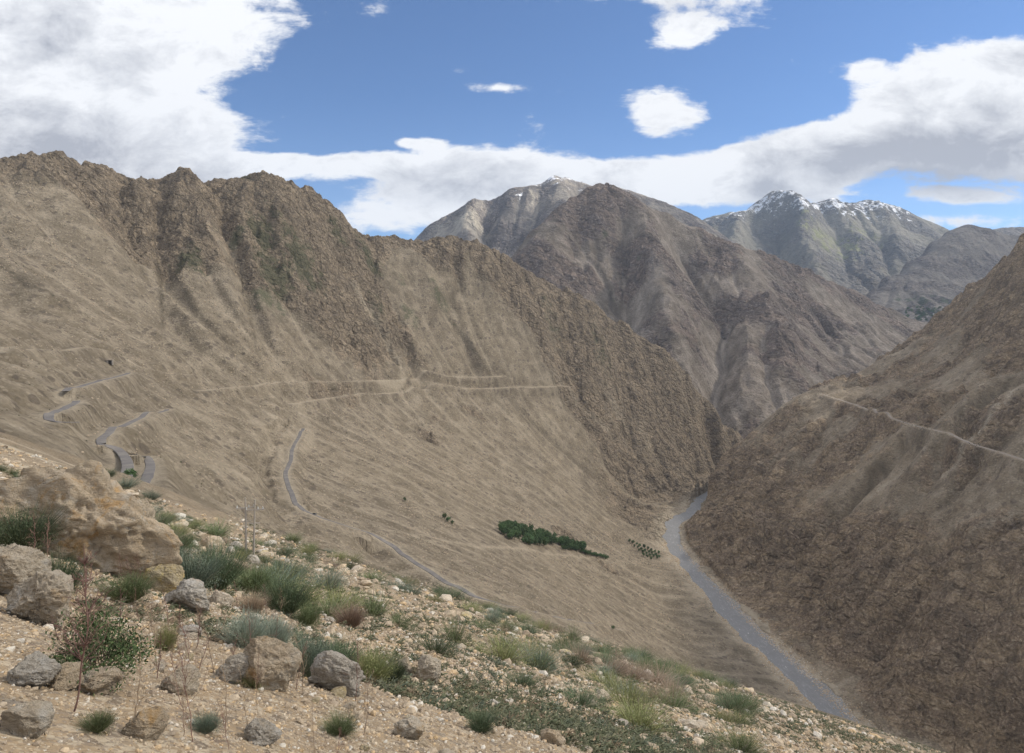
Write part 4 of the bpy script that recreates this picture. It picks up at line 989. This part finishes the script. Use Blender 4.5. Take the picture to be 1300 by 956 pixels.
# ---------------------------------------------------------------- shrubs
def blades(n, seed, h, rad, width, lean=.5, seg=3, curl=.25, base=.25, droop=0.):
    """stems that rise from a small crown of roots and spread"""
    r = np.random.RandomState(seed); az = r.uniform(0, 2*np.pi, n); u = r.rand(n)**.6
    bx, by = np.cos(az)*rad*base*u, np.sin(az)*rad*base*u
    lump = .78+.34*np.sin(az*2+seed)*np.sin(az*3+seed*2.3+u*4)+.1*np.sin(az*7+seed)
    az2 = az+r.normal(size=n)*.5; out = lean*u+r.normal(size=n)*.08; L = h*r.uniform(.55, 1.0, n)*(1-.25*u)*lump
    sx, sy = -np.sin(az2+r.normal(size=n)), np.cos(az2+r.normal(size=n))
    Vs = []
    for k in range(seg+1):
        t = k/seg; w_ = width*(1-t*.75)
        rr = rad*lump*(out*t*1.2+curl*t*t*u); zz_ = L*(t-droop*t*t)
        cx_ = bx+np.cos(az2)*rr; cy_ = by+np.sin(az2)*rr
        wob = r.normal(size=n)*.02*h*t
        Vs.append(np.stack([cx_+wob-sx*w_, cy_-sy*w_, zz_], -1)); Vs.append(np.stack([cx_+wob+sx*w_, cy_+sy*w_, zz_], -1))
    V = np.stack(Vs, 1); m_ = V.shape[1]; Fs = []
    for k in range(seg): Fs.append([2*k, 2*k+1, 2*k+3, 2*k+2])
    Fa = (np.array(Fs)[None]+np.arange(n)[:, None, None]*m_).reshape(-1, 4)
    return V.reshape(-1, 3), Fa
def leaves(n, seed, h, rad, size, dome=.9, clumps=14):
    """small leaves gathered in clumps through the volume of the bush"""
    r = np.random.RandomState(seed); c = r.normal(size=(clumps, 3)); c /= np.linalg.norm(c, axis=1)[:, None]; c[:, 2] = np.abs(c[:, 2])
    c *= r.uniform(.45, .95, clumps)[:, None]**.7
    c *= r.uniform(.7, 1.12, clumps)[:, None]
    P = c[r.randint(clumps, size=n)]+r.normal(size=(n, 3))*.15
    P[:, 2] = np.abs(P[:, 2]); P = P*np.array([rad, rad, h*dome])
    a = r.normal(size=(n, 3)); a /= np.linalg.norm(a, axis=1)[:, None]; b = np.cross(a, r.normal(size=(n, 3))); b /= np.linalg.norm(b, axis=1)[:, None]
    s_ = size*r.uniform(.6, 1.3, n)[:, None]
    V = np.stack([P-a*s_, P+b*s_*.45, P+a*s_, P-b*s_*.45], 1).reshape(-1, 3)
    return V, np.arange(4*n).reshape(n, 4)
def join(*L):
    Vs, Fs, o = [], [], 0
    for V, Fa in L: Vs.append(V); Fs.append(Fa+o); o += len(V)
    return np.vstack(Vs), np.vstack(Fs)
def leafmat(name, a, b, c=None):
    m, q = newmat(name); P = q.n('ShaderNodeTexCoord').outputs['Object']; oi = q.n('ShaderNodeObjectInfo').outputs['Random']
    col = q.mix(q.mr(q.noise(P, 3.5, 4, .6), .35, .65), a, b); 
    if c: col = q.mix(q.mr(q.noise(P, 9, 4, .7), .55, .7), col, c)
    hs = q.n('ShaderNodeHueSaturation'); q.L.new(col, hs.inputs['Color']); q.L.new(q.mr(oi, 0, 1, .75, 1.3, False), hs.inputs['Value']); q.L.new(q.mr(oi, 0, 1, .485, .512, False), hs.inputs['Hue'])
    bs = q.surf(hs.outputs[0], .8, None, .15); bs.inputs['Subsurface Weight'].default_value = 0; return m
LM = dict(green=leafmat('green shrub', (0.111,0.143,0.065), (0.156,0.182,0.085), (0.221,0.215,0.117)), dark=leafmat('dark green shrub', (0.078,0.111,0.058), (0.117,0.143,0.078), (0.169,0.169,0.098)),
          blue=leafmat('blue green shrub', (0.130,0.169,0.124), (0.182,0.215,0.150), (0.221,0.234,0.156)), sage=leafmat('silver sage', (0.260,0.305,0.240), (0.338,0.364,0.280), (0.195,0.221,0.156)),
          brown=leafmat('dry brown shrub', (0.338,0.247,0.169), (0.260,0.195,0.137), (0.429,0.325,0.221)), olive=leafmat('yellow green shrub', (0.195,0.208,0.085), (0.260,0.254,0.111), (0.143,0.163,0.065)),
          leafy=leafmat('leafy green', (0.065,0.111,0.046), (0.111,0.163,0.065), (0.156,0.195,0.091)), red=leafmat('reddish bark', (0.195,0.111,0.091), (0.260,0.169,0.130)))
LMstem = leafmat('grey stems', (.22,.18,.13), (.29,.24,.18))
def shrub_parts(kind, seed, n=900):
    """foliage and stems for a bush 1 m tall and 1 m in radius"""
    if kind == 'leafy': f = leaves(5*n, seed, 1, 1, .030, .8, 34); s_ = blades(70, seed+1, 1.0, 1.1, .010, .75)
    elif kind == 'sage': f = join(blades(int(n*1.4), seed, 1, .95, .009, .75, 3, .08, .35), leaves(n*3, seed+3, .88, .88, .022, .85, 60)); s_ = blades(60, seed+1, 1, 1, .012, .8)
    elif kind == 'brown': f = join(blades(int(n*1.6), seed, .95, .95, .005, .85, 3, .05, .3), leaves(n*2, seed+3, .85, .85, .014, .9, 50)); s_ = blades(60, seed+1, .9, .9, .012, .8)
    else: f = join(blades(int(n*1.5), seed, 1, .95, .0065, .8, 3, .05, .35), leaves(int(n*4), seed+3, .86, .86, .021, .9, 60)); s_ = blades(50, seed+1, .8, .9, .012, .8)
    return f, s_
def make_shrub(kind, seed, loc, rad, h, label, cat='shrub', group=None, n=900, name='shrub'):
    (V, Fa), (V2, F2) = shrub_parts(kind, seed, n)
    e = bpy.data.objects.new(name, None); COL.objects.link(e); e.location = loc; e.empty_display_size = .2
    a = link('foliage', mesh_from_arrays('foliage', V, Fa), LM[kind], e); b = link('stem', mesh_from_arrays('stem', V2, F2), LMstem, e)
    for o in (a, b): o.scale = (rad, rad, h)
    tag(e, label, cat, group); return e
def copy_tree(o, parent=None):
    c = o.copy(); COL.objects.link(c); c.parent = parent
    for ch in list(o.children): copy_tree(ch, c)
    return c
SH = [
 (14,697,70,46,'dark','dark green shrub at the left edge in front of the big orange boulder'),
 (62,762,60,56,'dark','dark green bristly shrub squeezed between the streaked pale boulder and the big orange one'),
 (158,764,54,34,'green','round tuft with a brown foot below the right end of the big boulder'),
 (198,728,56,40,'blue','blue green shrub touching the right end of the big boulder'),
 (232,752,72,52,'blue','tallest blue green shrub left of the brown dry bush'),
 (268,748,66,58,'dark','dark green bush behind the brown dry bush'),
 (216,700,50,24,'green','low green shrub up the slope behind the blue green ones'),
 (318,752,60,34,'green','green bush right behind the brown dry bush'),
 (320,778,36,28,'brown','reddish brown dry bush above the silvery sage'),
 (360,778,62,46,'dark','large dark green bush right of the silvery sage'),
 (388,794,34,28,'green','small green bush at the right foot of the large dark one'),
 (308,822,50,46,'sage','silvery sage bush above the warm orange boulder'),
 (345,824,48,44,'sage','right hand clump of silvery sage beside the tall thin stalk'),
 (392,860,56,56,'blue','grey green feathery bush above the long grey rock'),
 (425,856,52,40,'dark','dark green bush between the feathery and the yellow green bushes'),
 (465,866,60,36,'olive','yellow green rounded bush low in the foreground'),
 (496,866,34,30,'dark','dark bush squeezed between the yellow green bush and the orange rock'),
 (444,796,44,34,'brown','round brown dry shrub standing alone on the open slope'),
 (316,872,40,20,'olive','short grass like tuft in front of the warm orange boulder'),
 (130,607,24,11,'dark','small dark bush on the rubble left of the hairpin road'),
 (208,826,26,34,'olive','sparse olive weed at the foot of the thin dry stems'),
 (120,930,34,22,'green','green bush at the bottom edge right of the corner boulder'),
 (260,930,32,22,'blue','grey blue bush at the bottom edge between two boulders'),
 (430,935,40,24,'green','green bush at the bottom edge between grey and pale boulders'),
 (610,930,38,22,'dark','dark bush at the bottom edge near the picture middle'),
]
for i, (px, py, w_, h_, kd, lb) in enumerate(SH):
    p = stand(px, py)
    if p is None: continue
    k = np.linalg.norm(p)/F
    make_shrub(kd, 50+i, (p[0], p[1]+w_*k*.15, p[2]-.05*h_*k), w_*k*.56, h_*k*1.05, lb, n=1100)
# leafy bush by the tall stalk
p = stand(92, 862); k = np.linalg.norm(p)/F
make_shrub('leafy', 7, (p[0], p[1]+.3, p[2]-.05), 62*k, 72*k, 'leafy dark green bush around the base of the tall red stalk', n=1300)

def wand(name, base, top, seed, wid, label, branches=14, brlen=.3, start=.35, mat='red', cat='dry plant', group=None, twigs=5):
    """a dry plant: one bent stalk and side twigs"""
    r = np.random.RandomState(seed); base = Vector(base); top = Vector(top); H_ = (top-base).length
    def tube(pts, r0, r1, sides=5):
        Vv, Ff = [], []
        for i, q_ in enumerate(pts):
            t_ = i/(len(pts)-1); rr = r0+(r1-r0)*t_; d_ = (pts[min(i+1, len(pts)-1)]-pts[max(i-1, 0)]).normalized()
            a = d_.orthogonal().normalized(); b = d_.cross(a)
            for s_ in range(sides):
                g = 2*math.pi*s_/sides; Vv.append((q_+a*math.cos(g)*rr+b*math.sin(g)*rr)[:])
        for i in range(len(pts)-1):
            for s_ in range(sides): Ff.append([i*sides+s_, i*sides+(s_+1) % sides, (i+1)*sides+(s_+1) % sides, (i+1)*sides+s_])
        return np.array(Vv), np.array(Ff)
    def path(a, b, bend, n=9):
        o = Vector(r.normal(size=3))*bend*(b-a).length; return [a.lerp(b, i/(n-1))+o*math.sin(math.pi*i/(n-1))+Vector(r.normal(size=3))*.006*(b-a).length for i in range(n)]
    M_ = path(Vector((0, 0, 0)), top-base, .03, 12); e = bpy.data.objects.new(name, None); COL.objects.link(e); e.location = base
    link('stalk', mesh_from_arrays('stalk', *tube(M_, wid, wid*.3), True), LM[mat], e)
    T = []
    for i in range(branches):
        t_ = start+(1-start)*(i+r.rand())/branches; q_ = M_[min(11, int(t_*11))]; L = brlen*H_*(1.15-t_)*r.uniform(.6, 1.2)
        d_ = Vector((r.normal(), r.normal(), r.uniform(.9, 2.0))).normalized(); pb = path(q_, q_+d_*L, .12, 6); T.append(tube(pb, wid*.42, wid*.15, 4))
        for j in range(twigs):
            a = pb[r.randint(1, 6)]; d2_ = (d_+Vector(r.normal(size=3))*.6).normalized(); T.append(tube(path(a, a+d2_*L*r.uniform(.2, .45), .1, 4), wid*.2, wid*.08, 3))
    if T: link('twig', mesh_from_arrays('twig', *join(*T), True), LM[mat], e)
    tag(e, label, cat, group); return e
def wand_px(bx, by, tx, ty, *a, **k):
    p = stand(bx, min(by, 955)); D_ = p[1]; x_, y_, z_ = at(tx, ty, D_); return wand('dry_plant', p-np.array([0, 0, .03]), (x_, y_, z_), *a, **k)
kk_ = np.linalg.norm(stand(92, 900))/F
wand_px(92, 905, 108, 695, 1, 1.0*kk_, 'tall reddish dry stalk with a spray of fine twigs at bottom left', branches=46, brlen=.34, start=.34, twigs=12)
for i, (a, b, c_, d_, nb, lb) in enumerate([
 (212,816,206,748,12,'dark thin dry stem left of its twin in the gravel'), (221,819,228,765,12,'dark thin dry stem right of its twin in the gravel'),
 (249,824,256,768,12,'single dry stem right of the twin stems'), (345,872,353,782,7,'tall bare dark stalk right of the silvery sage'),
 (316,862,324,812,8,'short forked dry stem in front of the warm orange boulder'), (337,872,338,808,6,'straight thin stem between the short forked one and the tall bare stalk'),
 (246,864,268,806,8,'leaning dry stem rising to the right out of the gravel'), (294,842,302,806,8,'short leaning stem just left of the flat grey stone'),
 (198,862,203,800,9,'faint dry stem near the bottom left of the twin stems'), (152,800,153,745,9,'thin dry stem right of the leafy bush'), (42,712,42,648,8,'bare twiggy stem before the big boulder on the left'),
 (60,712,62,655,9,'bare twiggy stem before the middle of the big boulder'), (375,876,390,812,10,'reddish thin stems over the long grey rock')]):
    k_ = np.linalg.norm(stand(a, min(b, 955)))/F
    wand_px(a, b, c_, d_, 10+i, .5*k_, lb, branches=nb*2, brlen=.28, start=.25, mat='red', twigs=5)

S, r = on_slope(46, 77, 4.5, 16, (120, 470))
wp = []
for i, (x, y, z) in enumerate(S):
    if i < 5: e = wand('dry_plant', (x, y, z-.02), (x+r.uniform(-.08, .08), y, z+.62), 200+i, .0035, 'x', branches=16, brlen=.42, start=.15, mat=['brown', 'red'][i % 2], twigs=6); wp.append(e)
    else: e = copy_tree(wp[i % 5]); e.location = (x, y, z-.02)
    e.rotation_euler = (r.uniform(-.12, .12), r.uniform(-.15, .15), r.uniform(0, 6.28)); s_ = r.uniform(.5, 1.25); e.scale = (s_, s_, s_)
    tag(e, 'thin %s twiggy weed growing out of the foreground gravel' % ('dry brown', 'dry reddish')[(i % 5) % 2], 'dry plant', 'thin dry weeds in the foreground gravel')

# the many shrubs of the near slope
pro = {}
kinds = ['green', 'dark', 'olive', 'blue', 'brown', 'green', 'dark']
labs = {'green': 'low green shrub among pale stones on the near slope', 'dark': 'low dark green shrub among pale stones on the near slope', 'olive': 'low yellow green shrub among pale stones on the near slope',
        'blue': 'low blue green shrub among pale stones on the near slope', 'brown': 'low dry brown shrub among pale stones on the near slope'}
def dens(x, D_, r):
    b = gnoise((x*.55-D_*.83)/9.+.3, (x*.83+D_*.55)/60., 5)+gnoise(x/22., D_/22., 8)*.7
    return b+r.normal()*.3 > .12
def slope_shrub(i, x, y, z, s_, kd, r):
    if (kd, i % 2) not in pro:
        e = make_shrub(kd, 300+len(pro), (x, y, z), 1, 1, labs[kd], n=330); pro[(kd, i % 2)] = e
    else: e = copy_tree(pro[(kd, i % 2)])
    e.location = (x, y, z-.08*s_); e.rotation_euler = (0, 0, r.uniform(0, 6.28)); e.scale = (s_*r.uniform(.9, 1.5), s_*r.uniform(.9, 1.5), s_*r.uniform(.75, 1.1))
    tag(e, labs[kd], 'shrub', 'low shrubs scattered on the near slope')
S, r = on_slope(205, 21, 15, 230, (120, 960), dens)
for i, (x, y, z) in enumerate(S):
    slope_shrub(i, x, y, z, r.uniform(.6, 1.15)*(.6+min(y, 170)/68.), kinds[r.randint(7)], r)
bandpts = [(3+i*9.5, 600+i*3.3) for i in range(10)]+[(158+i*8.5, 645+i*5.0) for i in range(16)]+[(300+i*12, 700+i*4.5) for i in range(8)]
for i, (px, py) in enumerate(bandpts):
    p = stand(px+r.uniform(-3, 3), py+r.uniform(-3, 3))
    if p is None: continue
    slope_shrub(i, *p, np.linalg.norm(p)/F*r.uniform(7, 12), ['green', 'dark'][r.randint(2)], r)

# low cushions and tufts that cover the slope between the shrubs
def cover_mesh(n, seed):
    r = np.random.RandomState(seed); D_ = np.exp(r.uniform(math.log(9), math.log(420), n*3)); px = r.uniform(60, 1300, n*3); x = (px-CX)/F*D_
    b = gnoise((x*.55-D_*.83)/9.+.3, (x*.83+D_*.55)/60., 5)+gnoise(x/22., D_/22., 8)*.7
    k = (b+r.normal(size=len(x))*.4 > .02) & ~((px < 300) & (D_ > 95)); x, D_ = x[k][:n], D_[k][:n]; n = len(x); z = HL(x, D_)
    V, Fa = leaves(60, seed+5, 1, 1, .17, .9, 14); s_ = r.uniform(.14, .36, n)*(.5+np.minimum(D_, 200)/75.)
    V2, F2 = blades(16, seed+6, 1.1, 1, .07, .8, 2, .1); V, Fa = join((V, Fa), (V2, np.array(F2)))
    return scatter_mesh('ground_cover', (V, Fa), np.column_stack([x, D_, z-s_*.1]), np.stack([s_, s_*r.uniform(.8, 1.6, n), s_*.6], 1), r.uniform(0, 6.28, n), None, r.rand(n))
m_gc, q = newmat('low plants'); ti = q.attr('tint')
c = q.mix(q.mr(ti, .1, .6, 0, 1, False), (.10,.115,.065), (.165,.16,.095)); c = q.mix(q.mr(ti, .6, .8), c, (.11,.125,.085)); c = q.mix(q.mr(ti, .85, .95), c, (.22,.17,.11)); q.surf(c, .85, None, .1)
m_hs, q2 = newmat('hillside shrubs'); ti2 = q2.attr('tint'); q2.surf(q2.mix(q2.mr(ti2, 0, 1, 0, 1, False), (.075,.085,.045), (.13,.12,.075)), .9, None, .1)
bl_ = leaves(22, 5, 1, 1, .5, .9, 6)
tag(hill_stones(60000, 3, HL, (-60, 960), (300, 2550), lambda x, y, r: keepL(x, y, r) & (fbm(x, y, 160, 3, 305)+.25*sstep(-300, 200, HL0(x, y)) > .12), (0, 1), .8, 2.0, 'ground_cover', m_hs, (.7, 1.), bl_), 'small dark cushion shrubs dotted over the scree slopes', 'ground cover', kind='stuff')
tag(hill_stones(26000, 4, HR, (880, 1400), (800, 2350), lambda x, y, r: keepR(x, y, r) & (fbm(x, y, 160, 3, 306) > .0), (0, 1), .8, 1.9, 'ground_cover', m_hs, (.7, 1.), bl_), 'small dark cushion shrubs dotted over the gorge wall', 'ground cover', kind='stuff')
o = cover_mesh(15000, 4); o.data.materials.append(m_gc); tag(o, 'low green and brown plants covering the near slope between the shrubs', 'ground cover', kind='stuff')

# ---------------------------------------------------------------- trees in the valley
def make_tree(seed, h, rad, label, group, kind='leafy'):
    r = np.random.RandomState(seed); e = bpy.data.objects.new('tree', None); COL.objects.link(e)
    n = 900; c = r.normal(size=(16, 3)); c /= np.linalg.norm(c, axis=1)[:, None]; c *= r.uniform(.4, .9, 16)[:, None]
    P = c[r.randint(16, size=n)]+r.normal(size=(n, 3))*.19; P = P*np.array([rad, rad, h*.38])+np.array([0, 0, h*.60])
    a = r.normal(size=(n, 3)); a /= np.linalg.norm(a, axis=1)[:, None]; b = np.cross(a, r.normal(size=(n, 3))); b /= np.linalg.norm(b, axis=1)[:, None]; s_ = .36*r.uniform(.6, 1.3, n)[:, None]*rad/2.5
    V = np.stack([P-a*s_, P+b*s_*.6, P+a*s_, P-b*s_*.6], 1).reshape(-1, 3)
    link('crown', mesh_from_arrays('crown', V, np.arange(4*n).reshape(n, 4)), LM[kind], e)
    Vt, Ft = blades(9, seed, h*.7, rad*.6, .14, .6, 3, .2, .03); T = []
    g = np.linspace(0, 2*np.pi, 9)[:-1]
    for z_, rr in ((-.6, .30), (h*.2, .22), (h*.45, .12)): T.append(np.stack([np.cos(g)*rr, np.sin(g)*rr, g*0+z_], 1))
    Vk = np.vstack(T); Fk = np.array([[i+8*l, (i+1) % 8+8*l, (i+1) % 8+8*(l+1), i+8*(l+1)] for l in range(2) for i in range(8)])
    link('trunk', mesh_from_arrays('trunk', *join((Vk, Fk), (Vt, Ft))), LMstem, e)
    tag(e, label, 'tree', group); return e
def plant_trees(spots, protos_, seed, label, group, s0, s1, HF=None, dmin=300, dmax=3000, reuse=None):
    r = np.random.RandomState(seed); out = []
    for i, (px, py) in enumerate(spots):
        p = hit(px, py, HF or HL, d0=dmin, d1=dmax)
        if p is None: continue
        k = i % len(protos_)
        e = protos_[k] if (i < len(protos_) and not reuse) else copy_tree(protos_[k])
        e.location = p; e.rotation_euler = (0, 0, r.uniform(0, 6.28)); s_ = r.uniform(s0, s1); e.scale = (s_, s_, s_*r.uniform(.9, 1.25)); tag(e, label, 'tree', group); out.append(e)
    return out
r = np.random.RandomState(31)
def inside_band(n):
    L = []
    while len(L) < n:
        x = r.uniform(636, 742); t_ = (x-636)/106.; mid = 676+t_*24; hw_ = max(1.0, 9.5*(1-t_)**.7+1.2) if x > 640 else 4
        L.append((x, mid+r.uniform(-hw_, hw_)))
    return L
lab = 'dark green poplar like tree in the dense grove on the valley floor'
pt_ = [make_tree(60+k, 9, 3.2, lab, 'g') for k in range(3)]
plant_trees(inside_band(140), pt_, 1, lab, 'trees of the dense grove on the valley floor', 1.2, 2.0)
lab = 'small dark tree in the thin line running right from the grove'
plant_trees([(738+i*2.2, 702.5+i*.55+r.uniform(-.8, .8)) for i in range(16)], pt_, 2, lab, 'trees in the line beside the grove', .9, 1.3, reuse=True)
lab = 'small green tree planted in rows beside the river bend'
rows_ = [(799+j*4.6+i*1.5+r.uniform(-.5, .5), 689+j*2.2+i*4.-j*.3+r.uniform(-.4, .4)) for j in range(9) for i in range(5) if 689+j*2.2+i*4. < 714 and (i < 1+j*.7)]
plant_trees(rows_, pt_, 3, lab, 'rows of planted trees beside the river bend', .9, 1.25, reuse=True)
plant_trees([(564,660),(569,663),(574,666)], pt_, 4, 'lone green tree of a trio above the track in mid valley', 'trio of trees in mid valley', .8, 1.2, reuse=True)
for j, (a, b, lb) in enumerate([(514,637,'solitary green bush like tree on the open slope left of the trio'), (778,800,'small dark tree where the valley road meets its end'),(165,616,'small green tree between the two hairpin legs')]):
    plant_trees([(a, b)], pt_, 5+j, lb, None, .6, .9, reuse=True)
vlab = 'tiny dark tree in the far village below the green terraces'
vt = [make_tree(80+k, 14, 7, vlab, 'g') for k in range(2)]
plant_trees([(1150+r.uniform(0, 52), 398+r.uniform(-7, 12)) for _ in range(70)], vt, 8, vlab, 'trees of the far village', .9, 1.7, HF=lambda x, y: GG.get('h', x, y), dmin=5000, dmax=6800)

# ---------------------------------------------------------------- poles, hut, far houses, car
def box(x0, x1, y0, y1, z0, z1):
    V = np.array([(x, y, z) for x in (x0, x1) for y in (y0, y1) for z in (z0, z1)], float)
    return V, np.array([(0,1,3,2),(4,6,7,5),(0,4,5,1),(2,3,7,6),(0,2,6,4),(1,5,7,3)])
def cyl(r0, r1, z0, z1, n=10, x=0, y=0):
    g = np.linspace(0, 2*np.pi, n+1)[:-1]; V = np.vstack([np.stack([np.cos(g)*a+x, np.sin(g)*a+y, g*0+z], 1) for a, z in ((r0, z0), (r1, z1), (0.001, z1+.002))])
    return V, np.array([[i+n*l, (i+1) % n+n*l, (i+1) % n+n*(l+1), i+n*(l+1)] for l in range(2) for i in range(n)])
def part(name, e, mat, *L): return link(name, mesh_from_arrays(name, *join(*L)), mat, e)
mg = basemat('weathered pale wood', ((.42,.38,.32),(.34,.30,.26)), 3); mi = basemat('white insulator', ((.6,.6,.58),(.5,.5,.5)), 3); ms = basemat('dry stone walling', ((.36,.32,.27),(.28,.24,.2),(.42,.39,.34)), 1.5, bumpd=.05)
md = basemat('dark opening', ((.05,.045,.04),(.07,.06,.05)), 2); mw = basemat('white render', ((.62,.60,.56),(.52,.5,.46)), 1.); mr_ = basemat('flat mud roof', ((.34,.28,.22),(.28,.23,.18)), 1.)
for px, py, tp, lb in ((312.5,708,638,'pale utility pole left of its twin on the near slope'), (322,709,640,'pale utility pole right of its twin on the near slope')):
    p = stand(px, py); k = np.linalg.norm(p)/F; h = (py-tp)*k; e = bpy.data.objects.new('utility_pole', None); COL.objects.link(e); e.location = p; e.rotation_euler = (.0, .02 if px < 315 else .05, .4)
    part('pole', e, mg, cyl(.075, .05, -.5, h, 10)); part('crossarm', e, mg, box(-.6, .6, -.04, .04, h-.72, h-.64)); part('brace', e, mg, box(-.35, .35, -.025, .025, h-1.6, h-1.55))
    for s_ in (-.5, 0.2, .5): part('insulator', e, mi, cyl(.04, .03, h-.64, h-.5, 8, s_, 0))
    tag(e, lb, 'utility pole')
p = hit(140, 463, HL, d0=300); e = bpy.data.objects.new('hut', None); COL.objects.link(e); e.location = p+np.array([0, 0, 1.5]); e.rotation_euler = (0, 0, .35)
part('wall', e, ms, box(-3.6, -1.7, -2, 3, -2, 4.2), box(1.9, 3.0, -2, 3, -2, 4.2), box(-1.7, 1.9, 1.5, 3, -2, 4.2), box(-1.7, 1.9, -2, 1.5, 3.6, 4.2)); part('roof', e, mr_, box(-4, 3.4, -2.5, 3.4, 4.2, 4.7)); part('dark_opening', e, md, box(-1.7, 1.9, -1.4, -1.2, -1.5, 3.6))  # near-black panel stands in for the shade inside the open front
tag(e, 'little stone hut with a dark open front on the upper left slope', 'hut')
hp = None
for i, (px, py) in enumerate([(1158,404),(1166,401),(1172,405),(1178,402),(1186,399),(1164,408),(1192,404)]):
    p = hit(px, py, lambda x, y: GG.get('h', x, y), d0=5000, d1=7000)
    if p is None: continue
    if hp is None:
        hp = bpy.data.objects.new('house', None); COL.objects.link(hp); part('wall', hp, mw, box(-7, 7, -5, 5, -6, 6)); part('roof', hp, mr_, box(-7.5, 7.5, -5.5, 5.5, 6, 6.8))
        for x_ in (-4, 0, 4): part('window', hp, md, box(x_-.9, x_+.9, -5.15, -5.0, 1.5, 3.6))
        e = hp
    else: e = copy_tree(hp)
    e.location = p; e.rotation_euler = (0, 0, .3*i-.6); e.scale = (1.3,)*3; tag(e, 'tiny flat roofed house of the far village', 'house', 'houses of the far village')
# car at the bend of the valley road
i_ = int(np.argmin([abs(pix(*q_)[0]-399) for q_ in RV])); p = RV[i_]; d_ = RV[min(i_+1, len(RV)-1)]-RV[i_-1]
e = bpy.data.objects.new('car', None); COL.objects.link(e); e.location = p+np.array([0, 0, .3]); e.rotation_euler = (0, 0, math.atan2(d_[1], d_[0]))
mc = basemat('dark car paint', ((.06,.07,.09),(.05,.06,.08)), 1, rough=.35, bumpd=0, spec=.5); mgl = basemat('car glass', ((.02,.025,.03),(.03,.03,.035)), 1, rough=.1, bumpd=0, spec=.6); mt = basemat('tyre', ((.02,.02,.02),(.03,.03,.03)), 1, bumpd=0)
def prism(P, y0, y1):
    n = len(P); V = np.array([(x, y, z) for y in (y0, y1) for x, z in P]); Fq = [[i, (i+1) % n, (i+1) % n+n, i+n] for i in range(n)]
    for o_ in (0, n):
        for i in range(1, n-1, 2): Fq.append([o_, o_+i, o_+i+1, o_+min(i+2, n-1)])
    return V, np.array(Fq)
part('body', e, mc, prism([(-2.2,.35),(2.2,.35),(2.25,.8),(1.2,1.0),(-2.1,1.05),(-2.25,.7)], -.85, .85)); part('cabin', e, mgl, prism([(-1.9,1.02),(1.1,1.0),(.5,1.55),(-1.6,1.6)], -.75, .75))
for x_ in (-1.4, 1.4):
    for y_ in (-.8, .8):
        V, Fa = cyl(.34, .34, -.1, .1, 12); V = V[:, [0, 2, 1]]+np.array([x_, y_, .34]); part('wheel', e, mt, (V, Fa))
tag(e, 'tiny dark car on the bend of the valley road', 'car')

# ---------------------------------------------------------------- cloud deck added out of view to shade the valley (above and beside the frame)
cx_, cy_ = np.meshgrid(np.arange(-3500, 13001, 220.), np.arange(-3500, 10001, 220.))
def cover(x, y):
    edge = np.interp(x, [-4000, 1500, 3000, 3800, 4600, 6500, 7400, 13000], SHADE_EDGE)
    return sstep(300, -500, y-edge+fbm(x, y, 1500, 4, 900)*500)
cv_ = cover(cx_, cy_)*(1-sstep(11500, 12900, cx_))*(sstep(-3500, -2200, cx_))*sstep(-3500, -2200, cy_)
th_ = cv_*(230+160*fbm(cx_, cy_, 900, 4, 901)); ok = cv_ > .02
zc_ = 4000+fbm(cx_, cy_, 2500, 2, 905)*80
top = np.stack([cx_, cy_, zc_+th_*.7], -1).reshape(-1, 3); bot = np.stack([cx_, cy_, zc_-th_*.3-1], -1).reshape(-1, 3)
q_ = quads(*cx_.shape); q_ = q_[ok.reshape(-1)[q_].all(1)]; n0 = len(top)
me = mesh_from_arrays('cloud', np.vstack([top, bot]), np.vstack([q_, q_[:, ::-1]+n0]), True)
mcl = bpy.data.materials.new('cloud'); mcl.use_nodes = True; q = NT(mcl)
tr = q.n('ShaderNodeBsdfTransparent'); tr.inputs[0].default_value = (SHADE_T, SHADE_T, SHADE_T, 1); tl = q.n('ShaderNodeBsdfTranslucent'); tl.inputs[0].default_value = (.95, .95, .97, 1)
mx = q.n('ShaderNodeMixShader'); mx.inputs[0].default_value = 1-SHADE_T; tr.inputs[0].default_value = (1, 1, 1, 1); q.L.new(tr.outputs[0], mx.inputs[1]); q.L.new(tl.outputs[0], mx.inputs[2])
ou = q.n('ShaderNodeOutputMaterial'); q.L.new(mx.outputs[0], ou.inputs[0])
o = link('cloud', me, mcl); tag(o, 'broad layer of unseen clouds added high over the valley to shade it', 'cloud', kind='stuff')
# ================================================================== AIR
x0, x1, y0, y1, z0, z1 = -3600, 11000, -1200, 12000, -1004, 1980
bx, by = np.meshgrid(np.linspace(x0+50, x1-50, 40), np.linspace(y0+50, y1-50, 40))
o = grid_object('ground', bx, by, bx*0-1003, M_G, dict(dk=bx*0, far=bx*0+1, rock=bx*0, flow=bx*0, veg=bx*0, pale=bx*0)); tag(o, kind='structure')
V = np.array([(x, y, z) for x in (x0, x1) for y in (y0, y1) for z in (z0, z1)], float)
Fh = np.array([(0,1,3,2),(4,6,7,5),(0,4,5,1),(2,3,7,6),(0,2,6,4),(1,5,7,3)])
m = bpy.data.materials.new('air'); m.use_nodes = True; th = NT(m)
pv = th.n('ShaderNodeVolumePrincipled'); pv.inputs['Color'].default_value = (*HAZE_C, 1); pv.inputs['Density'].default_value = HAZE_D
pv.inputs['Anisotropy'].default_value = HAZE_G
oh = th.n('ShaderNodeOutputMaterial'); th.L.new(pv.outputs[0], oh.inputs['Volume'])
hz = link('haze', mesh_from_arrays('haze', V, Fh), m); tag(hz, 'thin blue air over the valley and the far mountains', 'haze', kind='stuff')
